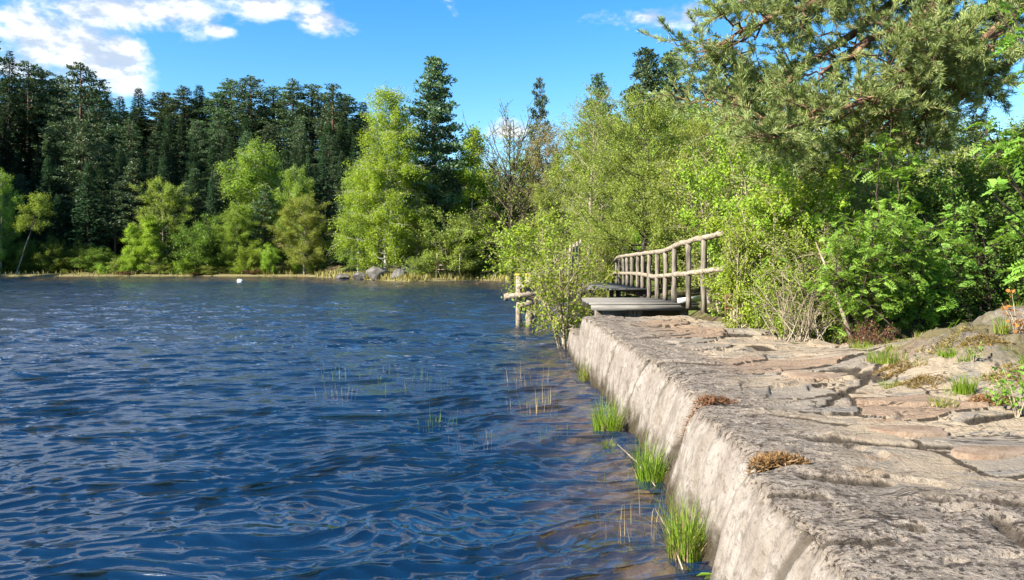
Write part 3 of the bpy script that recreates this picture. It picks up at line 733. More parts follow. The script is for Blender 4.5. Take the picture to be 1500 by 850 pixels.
at('alder_tree', ALD[1], 446, 288, 92.8, 42, 'pale yellow-green alder on the shore left of the tallest birch')
at('shrub', LOW, 362, 352, 93.5, 22, 'bright low bush above the red heather patch', cat='shrub')
at('shrub', LOW, 396, 358, 93.3, 16, 'bright low bush just right of the red heather patch', cat='shrub')
at('heather_bush', HEA, 371, 394, 93.2, 17, 'red-brown heather bush on the shore below the wide birch', cat='shrub')
at('heather_bush', HEA, 184, 396, 93.2, 15, 'red-brown heather bush below the two bright young birches', cat='shrub')
at('heather_bush', HEA, 290, 398, 93.2, 12, 'small brown heather bush below the dark bushy tree', cat='shrub')
BH = broadleaf(17, 4.6, 0.10, 130, 14, 90000, 0.14, lambda t: (1-t)**0.85*min(1, 0.5+t*2.0), 0.75, -0.3, 'bark_birch', 'birch', 0.6, 'tall birch', 0.17, scatter=0.17)
at('birch_tree', BH, 566, 138, 80, 66, 'tallest bright yellow-green birch, left of the big dark pine')
at('birch_tree', BIR[1], 525, 250, 82, 34, 'bright lower birch against the left flank of the tallest birch')
at('pine_tree', BIG, 638, 88, 84, 54, 'tall dark full pine towering beside the tallest birch', tilt=(0, 0))
at('birch_tree', BIR[1], 612, 290, 79, 26, 'light green young birch in front of the big dark pine')
at('pine_tree', PIN[2], 600, 160, 96, 24, 'dark pine showing between the tallest birch and the big pine')
at('willow_bush', WIL, 656, 312, 77.5, 48, 'grey-green willow over the wooden bench', cat='shrub')
at('birch_tree', BIR[2], 690, 190, 83, 40, 'slender white-trunked birch between the big pine and the bare oak')
at('juniper_bush', DRK, 646, 352, 80.5, 40, 'dark dense bush sheltering the wooden bench', cat='shrub')
at('juniper_bush', DRK, 700, 335, 82, 40, 'dark bush left of the bare oak trunk', cat='shrub')
at('shrub', WIL, 610, 376, 75.5, 16, 'small olive bush at the waterline right of the boulders', cat='shrub')
at('oak_tree', OAK, 748, 162, 66, 66, 'dark spreading oak with nearly bare limbs', rzr=0.6)
at('pine_tree', PIN[0], 790, 116, 92, 24, 'thin pine with a small pointed top right of the bare oak')
at('birch_tree', BUD, 802, 180, 74, 44, 'brownish budding tree right of the bare oak')
at('spruce_tree', SPR[1], 720, 250, 95, 30, 'dark spruce behind the left limbs of the bare oak')
at('spruce_tree', SPR[2], 770, 232, 98, 30, 'dark spruce behind the right limbs of the bare oak')
at('spruce_tree', SPR[0], 815, 225, 92, 30, 'dark spruce behind the brownish budding tree')
at('spruce_tree', SPR[2], 668, 235, 96, 28, 'dark spruce behind the slender white-trunked birch')
SB = broadleaf(13, 2.4, 0.22, 60, 12, 14000, 0.09, lambda t: 0.5+0.5*math.sin(math.pi*t), 0.9, 0.0, 'twig', 'alder', 0.0, 'sparse birch', 0.13, scatter=0.14, trunk_jit=0.35)
at('birch_tree', SB, 857, 128, 46, 52, 'tall thin birch with a pale trunk and sparse leaves, left of the bridge railing', rzr=1.0)
at('pine_tree', PIN[1], 876, 110, 84, 44, 'dark pine behind the tall thin birch')
at('pine_tree', BIG, 944, 76, 76, 58, 'left one of two tall pines above the bridge')
at('pine_tree', BIG, 984, 78, 80, 48, 'right one of two tall pines above the bridge', rzr=2.0)
at('pine_tree', PIN[0], 1042, 74, 58, 44, 'pine top against the sky left of the overhanging pine')
at('pine_tree', PIN[1], 1010, 118, 64, 42, 'pine between the two tall pines and the overhanging pine')
AH = broadleaf(10, 3.7, 0.2, 70, 15, 60000, 0.085, round_env, 0.45, 0.1, 'bark_dark', 'alder', 0.0, 'alder', 0.17, scatter=0.11, trunk_jit=0.4)
at('alder_tree', AH, 942, 138, 36, 100, 'dark-trunked alder with wide tiers of olive leaves right behind the railing', rzr=0.3)
at('alder_tree', ALD[1], 880, 168, 55, 66, 'olive alder between the tall thin birch and the dark-trunked alder')
at('alder_tree', ALD[2], 1010, 150, 45, 66, 'leafy alder behind the near end of the railing')
at('alder_tree', ALD[1], 975, 205, 52, 60, 'rounded olive alder between the dark-trunked alder and the two tall pines')
at('alder_tree', ALD[0], 915, 180, 62, 60, 'olive alder under the left one of the two tall pines')
at('alder_tree', ALD[0], 1040, 175, 32, 80, 'large pale green alder filling the space right of the railing')
at('alder_tree', ALD[0], 830, 235, 58, 48, 'low olive alder left of the thin birch trunk')
at('shrub', WIL, 885, 312, 40, 34, 'silvery green shrub at the far end of the railing', cat='shrub')
at('shrub', LOW, 915, 335, 41, 30, 'bright shrub under the dark-trunked alder', cat='shrub')
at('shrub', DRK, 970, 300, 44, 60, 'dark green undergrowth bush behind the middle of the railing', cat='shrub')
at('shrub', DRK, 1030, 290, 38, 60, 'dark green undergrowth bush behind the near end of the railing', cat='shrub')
at('shrub', DRK, 770, 330, 76, 46, 'dark bush right of the bare oak trunk', cat='shrub')
at('shrub', WIL, 800, 318, 62, 46, 'olive bush behind the leaning fence logs', cat='shrub')
for (u, v, Y, hw, k, lab) in ((708, 238, 90, 40, 0, 'mid-height olive tree behind the left limbs of the bare oak'), (764, 226, 92, 40, 1, 'mid-height olive tree behind the right limbs of the bare oak'), (738, 258, 86, 36, 0, 'low olive tree right behind the bare oak trunk')):
    at('alder_tree', ALD[k], u, v, Y, hw, lab)
for i, (u, v, Y, hw) in enumerate(((700, 262, 92, 36), (742, 250, 94, 36), (788, 262, 90, 36), (655, 255, 95, 30), (835, 235, 88, 36), (600, 262, 92, 30))):
    at('spruce_tree', SPR[i % 3], u, v, Y, hw, 'dark spruce in the shady wood behind the bare oak', 'spruces in the wood behind the oak')
for i, u in enumerate(range(-60, 165, 15)):
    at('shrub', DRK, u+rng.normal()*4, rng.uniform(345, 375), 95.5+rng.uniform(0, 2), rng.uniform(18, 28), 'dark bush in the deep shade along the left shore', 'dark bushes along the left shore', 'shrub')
for i, u in enumerate(range(-300, -30, 22)):
    at('spruce_tree', SPR[i % 3], u, rng.uniform(40, 110), 100+rng.uniform(-6, 14), 34, 'dark spruce on the hillside beyond the left edge', 'spruces beyond the left edge')
for i, (x, y) in enumerate([(x, y) for x in range(-132, -84, 7) for y in (66, 73, 80)]):  # unseen trees on the added headland, there to shade the left forest
    plant('spruce_tree', SPR[i % 3], x+rng.normal(), y+rng.normal(), tz(x, y)-0.3, rng.uniform(12, 16), 2.6, 'unseen dark spruce on the headland added to shade the left forest', 'tree', 'unseen spruces added on the left headland')
for i, u in enumerate(list(range(165, 480, 21))+[690, 705, 722, 738]):
    Y = 93.6+rng.normal()*0.4 if u < 480 else 80
    at('shrub', (WIL, LOW, DRK, WIL)[i % 4], u+rng.normal()*4, rng.uniform(372, 392), Y, rng.uniform(10, 18), 'low shrub in the green fringe along the far waterline', 'shrubs along the far waterline', 'shrub')
for i, (u, v, Y) in enumerate(((905, 190, 68), (1000, 190, 62), (1090, 130, 52), (1150, 110, 56), (1220, 100, 54), (1290, 120, 50), (1360, 140, 48), (1430, 170, 46), (1490, 175, 44), (1100, 230, 40), (1180, 220, 38), (1270, 230, 36), (1350, 240, 34), (1440, 240, 32), (1520, 220, 34))):
    if i % 3 == 1: at('pine_tree', PIN[i % 3], u, v, Y, 50, 'background pine behind the right-hand thicket', 'trees behind the right-hand thicket')
    else: at('alder_tree', ALD[i % 3], u, v, Y, 70, 'background leafy tree behind the right-hand thicket', 'trees behind the right-hand thicket')

b = MB(); A_ = []
for k in range(2, len(LAKE)-9):
    a0, a1 = LAKE[k], LAKE[k+1]; L_ = np.linalg.norm(a1-a0); m_ = int(L_*70); t_ = rng.uniform(0, 1, m_)[:, None]
    d_ = (a1-a0)/L_; nn = np.array([-d_[1], d_[0]]); q = a0+(a1-a0)*t_+nn*rng.uniform(-0.1, 2.2, m_)[:, None]**1.0
    A_.append(q)
q = np.concatenate(A_); q = np.stack([q[:, 0], q[:, 1], terr(q[:, 0], q[:, 1])-0.05], 1)
keep = fbm(q[:, 0]*0.35, q[:, 1]*0.35, 3, 301)+rng.normal(size=len(q))*0.25 > -0.1; keep &= (q[:, 0] > -24)|(rng.uniform(size=len(q)) < 0.22); q = q[keep]
b.leaves(q, rvec(len(q))*0.35+[0, 0, 1], rvec(len(q))*[1, 1, 0.1], rng.uniform(0.25, 0.8, len(q)), 0.10, 0.0)
tag(b.build('shore_grass', M['bud']), kind='stuff')
# --- things on the far shore
def rock(name, c, d, mat, label, seed, cat='rock', group=None, n=28):
    u = np.linspace(0, np.pi, n//2+1); v = np.linspace(0, 2*np.pi, n+1)[:-1]
    U, Vv = np.meshgrid(u, v, indexing='ij')
    D = np.stack([np.sin(U)*np.cos(Vv), np.sin(U)*np.sin(Vv), np.cos(U)], -1)
    r = np.ones(U.shape)
    rr = np.random.default_rng(seed)
    for k in range(16):
        pl = rr.normal(size=3); pl /= np.linalg.norm(pl); dd = rr.uniform(0.55, 0.95)
        with np.errstate(divide='ignore', invalid='ignore'):
            q = D@pl; r = np.where(q > 0.05, np.minimum(r, dd/np.maximum(q, 0.05)), r)
    r = r*(1+0.14*fbm(D[..., 0]*3+seed, D[..., 1]*3+D[..., 2]*2, 3, seed))
    V = (D*r[..., None]*np.asarray(d)/2).reshape(-1, 3); nr = n//2+1
    i = np.arange(nr-1)[:, None]*n; j = np.arange(n)[None, :]; k = (j+1) % n
    q = np.stack([i+j, i+n+j, i+n+k, i+k], -1).reshape(-1, 4)
    o = link(name, mesh_np(name, V, [q], False, mat)); o.location = c
    return tag(o, label, cat, group)
for i, (u, v, Y, w, h, lab) in enumerate((
        (583, 405, 75, 1.9, 1.9, 'largest grey boulder at the water below the tallest birch'), (556, 402, 77.5, 2.8, 1.7, 'broad cracked boulder left of the largest one below the tallest birch'),
        (530, 405, 79.5, 2.2, 1.1, 'low pale boulder in the middle of the shore rocks'), (504, 407, 82, 1.9, 1.0, 'small boulder at the left end of the shore rocks'),
        (600, 396, 79, 3.6, 1.9, 'pale sloping rock behind the largest boulder'), (700, 372, 84, 3.0, 2.0, 'grey split rock under the dark bushes by the oak'), (724, 366, 85, 2.6, 2.2, 'grey rock beside the foot of the bare oak'))):
    p = P(u, v, Y); rock('boulder', (p[0], Y, p[2]), (w, w*0.9, h), M['far_rock'], lab, 11+i)
o = rock('buoy', P(352, 413, 72), (0.62, 0.62, 0.5), M['buoy'], 'small round white buoy floating on the lake', 3); o['category'] = 'buoy'; o.location.z = 0.08
for p_ in o.data.polygons: p_.use_smooth = True
b = root('bench', P(655, 401, 77), 'weathered wooden bench by the water under the dark bushes', 'bench')
t = MB(); t.box((0, 0, 0.42), (2.1, 0.36, 0.07)); t.build('seat', M['log'], b)
t = MB(); t.box((0, 0.26, 0.85), (2.1, 0.05, 0.16)); t.build('backrest', M['log'], b)
for sx in (-0.85, 0.85):
    t = MB(); t.box((sx, 0, 0.1), (0.1, 0.3, 0.56)); t.build('leg', M['post'], b)
    t = MB(); t.box((sx, 0.3, 0.4), (0.08, 0.07, 1.1)); t.build('upright', M['post'], b)
for i, (u, v0, v1, uu) in enumerate(((640.5, 371, 404, 640), (674, 367, 404, 673))):
    t = MB(); t.tube([P(uu, v1+6, 76.3), P(u, v0, 76.3)], [0.075, 0.06], 6); a = t.build('shore_post', M['log']); tag(a, ('left' if i == 0 else 'right')+' one of two thin grey posts standing beside the shore bench', 'post')

# ------------------------------------------------------------------ footbridge: decks, railing
def deck(name, pts_front, label, boards, L, th, zf, mat, support):
    pass
d = root('wooden_deck', (0, 0, 0), 'near grey plank deck at the end of the rock path', 'deck')
z1 = 1.43; xl, xr, yf, yb = 1.76, 4.25, 17.0, 19.25
t = MB(); ny = 11; step = (yb-yf)/ny
for k in range(ny): t.box(((xl+xr)/2+rng.normal()*0.02, yf+step*(k+0.5), z1-0.022+rng.normal()*0.003), (xr-xl, step-0.014, 0.044))
t.build('deck_boards', M['deck'], d)
t = MB(); t.box(((xl+xr)/2, yf+0.03, z1-0.105), (xr-xl-0.06, 0.05, 0.12)); t.build('front_beam', M['deck'], d)
t = MB(); t.box(((xl+xr)/2, yb-0.1, z1-0.12), (xr-xl-0.06, 0.1, 0.15)); t.build('rear_beam', M['dark_wood'], d)
for x in (2.0, 2.87, 3.98):
    t = MB(); t.box((x, yf+0.42, z1-0.42), (0.3 if x == 2.87 else 0.16, 0.3, 0.64)); t.build('support', M['post'], d)
d = root('wooden_deck', (0, 0, 0), 'raised far plank deck curving away along the railing', 'deck')
Ys = np.linspace(20.7, 33.5, 52)
def rx(Y): return np.interp(Y, [15.3, 16.5, 18.0, 20, 22.6, 26, 30.5, 34], [4.3, 3.88, 3.68, 3.68, 3.79, 3.99, 4.24, 4.5])
t = MB()
for k in range(len(Ys)-1):
    Yc = (Ys[k]+Ys[k+1])/2; zz = np.interp(Yc, [20.6, 33.5], [1.60, 1.30]); xr2 = rx(Yc)+0.1; xl2 = xr2-1.55-0.25*sstep(24, 20, Yc)
    t.box(((xl2+xr2)/2+rng.normal()*0.03, Yc, zz-0.022), (xr2-xl2, Ys[1]-Ys[0]-0.016, 0.044))
t.build('deck_boards', M['deck'], d)
for off in (-1.45, -0.02):
    t = MB(); YY = np.linspace(20.8, 33.3, 8)
    for k in range(7):
        a = np.array([rx(YY[k])+off, YY[k], np.interp(YY[k], [20.6, 33.5], [1.60, 1.30])-0.14]); b_ = np.array([rx(YY[k+1])+off, YY[k+1], np.interp(YY[k+1], [20.6, 33.5], [1.60, 1.30])-0.14])
        t.beam(a, b_, 0.12, 0.18)
    t.build('beam', M['dark_wood'], d)
for Yc in (21.2, 25, 29, 33):
    for off in (-1.4, -0.05):
        t = MB(); t.tube([[rx(Yc)+off, Yc, -0.5], [rx(Yc)+off, Yc, 1.2]], 0.1, 8); t.build('pile', M['dark_wood'], d)
t = MB(); t.box((3.2, 19.4, 0.25), (2.1, 2.0, 1.75), 0, 0.03); tag(t.build('shade_block', M['far_rock']), 'added dark stone abutment in the shade under the two decks', 'shade_block')  # added stone block that keeps the gap under the decks dark
r = root('log_railing', (0, 0, 0), 'rustic grey log railing with round posts along the bridge', 'railing')
Z1 = lambda x, y: (860+x/5.312, 320+y/5.312)
PX = [228, 252, 282, 312, 350, 395, 435, 487, 548, 612, 680, 790, 910]
PY = [30.5, 29, 27.5, 26, 24.2, 22.6, 21.3, 20, 18.8, 18.0, 17.2, 16.5, 15.9]
TX = [215, 228, 245, 350, 435, 487, 548, 600, 640, 700, 780, 850, 900, 1062]; TV = [330, 308, 300, 285, 275, 268, 262, 255, 240, 205, 185, 165, 155, 117]
LX = [200, 330, 450, 530, 600, 680, 780, 880, 1062]; LV = [425, 428, 440, 455, 447, 435, 430, 415, 392]
BOT = [510, 512, 515, 518, 522, 530, 543, 628, 628, 630, 632, 690, 720]
def railpts(X, V, n, wob):
    xs = np.linspace(X[0], X[-1], n); out = []
    for x in xs:
        u, v = Z1(x, np.interp(x, X, V)); Y = np.interp(x, PX+[1050], PY+[15.3]); out.append(P(u, v, Y))
    out = np.array(out); out[1:-1] += rng.normal(size=(n-2, 3))*wob; return out
tp = railpts(TX, TV, 40, 0.006); t = MB(); t.tube(tp, 0.062+rng.normal(size=40)*0.003, 10, True, 0.03); t.build('top_rail', M['log'], r, True)
tp = railpts(LX, LV, 34, 0.006); tp[:, 1] -= 0.06; t = MB(); t.tube(tp, 0.058+rng.normal(size=34)*0.004, 10, True, 0.03); t.build('lower_rail', M['log'], r, True)
for x, Y, bo in zip(PX, PY, BOT):
    u, v = Z1(x, np.interp(x, TX, TV)); a = P(u, v+3, Y); ub, vb = Z1(x+rng.normal()*3, bo); b_ = P(ub, vb, Y); b_[2] -= 0.03
    a[1] += 0.02; b_[1] += 0.02
    pts = a+(b_-a)*np.linspace(0, 1, 8)[:, None]; pts[1:-1, 0] += rng.normal(size=6)*0.005
    t = MB(); t.tube(pts, 0.062+rng.normal(size=8)*0.003, 9, True, 0.04); t.build('post', M['post'], r, True)
# pale squared timber lying at the right end of the near deck
t = MB(); t.beam((3.78, 16.9, z1+0.06), (4.4, 17.6, z1+0.075), 0.13, 0.10); tag(t.build('timber', M['sheet']), 'pale squared timber lying on the right end of the near deck', 'timber')
# rusty iron frame by the bushes
f = root('rusty_railing', (0, 0, 0), 'rusty iron frame standing where the bushes meet the rock path', 'railing')
Yf_ = 14.6
for u in (1063, 1094):
    t = MB(); t.tube([P(u, 472, Yf_), P(u, 432, Yf_)], 0.017, 6); t.build('upright', M['rust'], f)
for v in (434, 452):
    t = MB(); t.tube([P(1063, v, Yf_), P(1094, v, Yf_)], 0.013, 6); t.build('crossbar', M['rust'], f)
# weathered frame in the water
j = root('mooring_posts', (0, 0, 0), 'weathered wooden mooring frame standing in the water left of the bridge', 'mooring posts')
Yj = 27.0
for u, rr in ((760, 0.10), (775.5, 0.13)):
    t = MB(); a = P(u, 404, Yj); t.box((a[0], Yj, (a[2]-1.0)/2), (rr*2, rr*2, a[2]+1.0), 0.2, 0.006); po = t.build('post', M['log'], j)
    t = MB(); t.box((a[0], Yj, a[2]+0.03), (rr*2.1, rr*2.1, 0.07), 0.2, 0.012); t.build('lichen_cap', M['lichen'], po)
for (u0, v0, u1, v1) in ((738, 434, 792, 431), (757, 447, 781, 446), (757, 420, 781, 419)):
    a = P(u0, v0, Yj-0.19); b_ = P(u1, v1, Yj-0.19); t = MB(); t.beam(a, b_, 0.07, 0.17); t.build('crosspiece', M['log'], j)
for (u, v) in ((741, 437), (787, 433)):
    a = P(u, v, Yj+0.25); t = MB(); t.beam(a+[0, -0.35, 0], a+[0, 0.9, 0.05], 0.14, 0.14); t.build('stringer', M['post'], j)
# leaning fence logs
g = root('log_fence', (0, 0, 0), 'short row of weathered logs leaning together beside the thin birch', 'fence')
for i in range(4):
    a = P(829+i*4.2, 392, 43+0.2*i); b_ = P(836+i*5.0, 357-2*i+rng.normal()*2, 43.3+0.2*i); a[2] = tz(a[0], a[1])-0.1
    t = MB(); t.tube([a, (a+b_)/2, b_], 0.075, 7, True, 0.05); t.build('log', M['log'], g)

# ------------------------------------------------------------------ near shrubs and the thicket on the right
def shrub(name, x, y, z, H, R, label, leaves, leaf, mat, wood='twig', stems=7, nb=70, subs=10, parts=('stems', 'foliage'), six=True, asp=0.62, scatter=0.06, up=0.9, env=None, clump=0.6, twr=0.006, cat='shrub', group=None, start=0.12, tr=0.03):
    p = broadleaf(H, R, start, nb, subs, leaves, leaf, env or round_env, up, -0.05, wood, mat, 0.0, name, tr, multi=stems, scatter=scatter, six=six, asp=asp, twr=twr, clump=clump)
    return plant(name, p, x, y, z, H, R, label, cat, group, parts=parts)
# willow at the end of the wall, in the water
shrub('willow_bush', 1.5, 20.3, -0.15, 3.0, 1.4, 'yellow-green willow bush growing from the water at the end of the wall', 3600, 0.085, 'sapling', 'twig', 8, 80, 11, scatter=0.08, start=0.2, clump=0.3)
shrub('willow_bush', 0.75, 28.3, -0.15, 4.3, 1.7, 'pale willow bush behind the mooring posts', 4500, 0.11, 'sapling', 'twig', 6, 70, 11, scatter=0.1, start=0.35, clump=0.3)
TH = [
    (1118, 14.7, 285, 0.8, 7000, 0.06, 'sapling', 'bright leafy sapling into which the near end of the railing runs'),
    (1076, 14.5, 322, 0.34, 2200, 0.06, 'sapling', 'small bright sapling below the near end of the railing'),
    (1135, 15.2, 250, 1.25, 9000, 0.075, 'sapling', 'tall bright yellow-green sapling right of the near end of the railing'),
    (1120, 17.0, 190, 1.6, 11000, 0.075, 'sapling', 'bright sapling reaching up to the lowest limbs of the overhanging pine'),
    (1060, 22.0, 165, 2.0, 9000, 0.08, 'alder', 'olive alder sapling behind the end of the railing'),
    (1170, 15.2, 250, 1.4, 10000, 0.07, 'sapling', 'bright sapling behind the rusty iron frame'),
    (1150, 23.0, 150, 2.2, 9000, 0.09, 'alder', 'tall olive sapling below the overhanging pine'),
    (1215, 13.6, 330, 1.1, 5500, 0.055, 'alder', 'low twiggy olive bush with many bare stems at the rock edge'),
    (1165, 13.6, 372, 0.9, 4200, 0.055, 'sapling', 'low leafy bush right of the rusty iron frame'),
    (1230, 18.0, 230, 1.8, 9000, 0.08, 'sapling', 'bright sapling in the middle of the thicket'),
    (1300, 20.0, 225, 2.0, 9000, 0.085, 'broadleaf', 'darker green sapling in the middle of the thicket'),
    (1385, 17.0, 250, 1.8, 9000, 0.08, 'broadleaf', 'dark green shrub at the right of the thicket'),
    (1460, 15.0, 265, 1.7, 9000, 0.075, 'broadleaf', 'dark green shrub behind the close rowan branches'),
    (1420, 21.0, 190, 2.2, 8000, 0.09, 'alder', 'olive sapling in front of the sky gap on the right'),
    (1500, 19.0, 200, 2.2, 8000, 0.09, 'alder', 'olive sapling at the right edge behind the rowan')]
for (u, Y, v, R, n, lf, mt, lab) in TH:
    x = (u-UC)/F*Y; z = min(tz(x, Y), 1.0) if Y < 16.5 else tz(x, Y); H = EYE-(v-VH)/F*Y-z
    shrub('sapling', x, Y, z-0.05, H, R, lab, int(n*1.6), lf*0.95, mt, 'twig' if mt != 'broadleaf' else 'twig_dark', 7 if H > 2.5 else 11, 80, 10, env=lambda t: 0.75+0.35*math.sin(math.pi*t) if t < 0.8 else 1.0-(t-0.8)*2.2)
# rowans: pinnate leaves
def pinnate(mb, pos, axis, nrm, L):
    n = len(pos); axis = axis/np.linalg.norm(axis, axis=1, keepdims=True)
    side = np.cross(nrm, axis); side /= np.linalg.norm(side, axis=1, keepdims=True)+1e-9; up = np.cross(axis, side)
    k = 6
    for j in range(k):
        s = 0.25+0.7*j/(k-1); base = pos+axis*(L*s)[:, None]-np.array([0, 0, 1])*(L*0.45*s*s)[:, None]
        for sg in (-1, 1):
            a = side*sg*0.95+axis*0.35-up*0.15+rng.normal(size=(n, 3))*0.08
            ll = L*0.40*(1-0.35*abs(s-0.55)); mb.leaves(base, a, up+rng.normal(size=(n, 3))*0.15, ll, ll*0.42, 0.08)
    base = pos+axis*L[:, None]*0.95-np.array([0, 0, 1])*(L*0.43)[:, None]
    mb.leaves(base, axis-up*0.3, up, L*0.36, L*0.15, 0.08)
def rowan(name, stems, label, clusters, L0, wood='twig_dark', spread=0.3, per=5, tr=0.03, group=None, loc=(0, 0, 0)):
    """stems: list of polylines in world space"""
    o = root(name, (0, 0, 0), label, 'tree', group); w = MB(); c = MB(); PO, AX = [], []
    for pts in stems:
        pts = np.asarray(pts, float); n = 12; s = np.linspace(0, len(pts)-1, n); i = np.clip(s.astype(int), 0, len(pts)-2); fr = (s-i)[:, None]
        q = pts[i]*(1-fr)+pts[i+1]*fr; q[1:-1] += rng.normal(size=(n-2, 3))*0.03
        w.tube(q, np.linspace(tr, 0.006, n), 6, False)
        for k in range(clusters):
            ss = rng.uniform(0.25, 1.0)*(n-1) if k else n-1; i0 = min(int(ss), n-2); b0 = q[i0]+(q[i0+1]-q[i0])*(ss-i0)
            tw = rng.normal(size=3)*spread*np.array([1, 1, 0.6])+[0, 0, spread*0.5]; e = b0+tw
            w.twigs(b0[None], e[None], 0.007, 0.004)
            for m in range(per):
                a = rvec(1)[0]*np.array([1, 1, 0.5])+[0, 0, 0.25]; PO.append(b0+tw*rng.uniform(0.6, 1.0)); AX.append(a)
    PO = np.array(PO); AX = np.array(AX); pinnate(c, PO, AX, rvec(len(PO))*0.75+[0, 0, 0.8], L0*rng.uniform(0.65, 1.2, len(PO)))
    w.build('stems', M[wood], o, True); c.build('foliage', M['rowan'], o)
    return o
def stemset(cx, Y, tops, zb):
    out = []
    for (u, v, dY) in tops:
        e = P(u, v, Y+dY); b0 = np.array([cx+rng.normal()*0.15, Y+rng.normal()*0.15, zb]); m = (b0+e)/2+np.array([0, 0, 0.25]); out.append([b0, m, e])
    return out
rowan('rowan_sapling', stemset(5.9, 12.6, [(1250, 345, -.4), (1280, 330, 0), (1310, 330, .3), (1225, 390, -.5), (1330, 350, -.2), (1270, 380, -.7)], 0.6), 'bright green multi-stemmed rowan left of the rock hump', 60, 0.15, spread=0.34)
rowan('rowan_sapling', stemset(6.9, 13.2, [(1330, 340, 0), (1365, 330, .3), (1400, 345, 0), (1350, 390, -.5), (1430, 370, -.2)], 0.7), 'green multi-stemmed rowan right behind the rock hump', 60, 0.15, spread=0.34)
rowan('rowan_sapling', stemset(6.6, 13.6, [(1305, 140, .4), (1290, 215, 0), (1315, 245, .1)], 0.7), 'tall thin rowan shoot rising to the overhanging pine', 18, 0.19, spread=0.22)
rowan('rowan_tree', [[(5.6, 6.9, 0.9), (5.0, 6.7, 2.3), P(1475, 250, 6.4)], [(5.6, 6.9, 0.9), (4.9, 6.6, 2.6), P(1445, 195, 6.5)], [(5.6, 6.9, 0.9), (4.85, 6.4, 2.2), P(1455, 285, 6.2)], [(5.6, 6.9, 0.9), (5.1, 6.6, 2.0), P(1480, 330, 6.3)], [(5.6, 6.9, 0.9), (5.0, 6.6, 3.0), P(1490, 210, 6.3)], [(5.6, 6.9, 0.9), (5.3, 6.8, 3.4), P(1480, 15, 6.8)], [(5.6, 6.9, 0.9), (5.5, 6.9, 3.4), P(1465, 25, 7.2)]],
      'close rowan with large bright leaves at the right edge', 9, 0.17, spread=0.14, per=4)
# a few orange leaves and a leafy sprout at the right edge
def small_plant(name, x, y, z, H, R, n, leaf, mat, label, cat='plant', stems=7, asp=0.6):
    o = root(name, (x, y, z), label, cat); w = MB(); c = MB()
    for k in range(stems):
        a = rng.uniform(0, 6.28); e = np.array([math.cos(a)*R*rng.uniform(0.2, 1), math.sin(a)*R*rng.uniform(0.2, 1), H*rng.uniform(0.5, 1)])
        w.tube(np.array([[0, 0, -0.05], e*[0.35, 0.35, 0.55], e]), [0.006, 0.004, 0.002], 4, False)
        m = n//stems; s = rng.uniform(0.25, 1.05, m)[:, None]
        c.leaves(e*s+rng.normal(size=(m, 3))*R*0.12, rvec(m)+[0, 0, 0.2], rvec(m)*0.5+[0, 0, 1], leaf*rng.uniform(0.6, 1.2, m), leaf*asp*rng.uniform(0.6, 1.2, m), 0.15, True)
    w.build('stems', M['twig'], o); c.build('foliage', M[mat], o); return o
small_plant('shrub', 6.05, 9.0, 1.5, 0.55, 0.25, 50, 0.075, 'orange', 'small shrub with orange leaves at the right edge above the rock hump', 'shrub')
def gp(u, v, Y):
    x = (u-UC)/F*Y; return x, Y, rz(x, Y)
for (u, Y, H, R, n, lf, mt, lab) in ((1490, 7.0, 0.5, 0.28, 150, 0.06, 'rowan', 'leafy green sprout at the right edge on the rock path'), (1460, 7.6, 0.22, 0.2, 60, 0.045, 'rowan', 'low leafy sprout beside the orange moss patch'), (1425, 8.6, 0.25, 0.15, 40, 0.045, 'rowan', 'tiny leafy sprout in a crack of the rock hump')):
    x, y, z = gp(u, 0, Y); small_plant('sprout', x, y, z, H, R, n, lf, mt, lab)
xx, yy = 1.52, 5.62
small_plant('sprout', xx, yy, 0.0, 0.22, 0.12, 9, 0.14, 'rowan', 'broad bright leaves at the foot of the wall nearest the camera', stems=3, asp=0.35)

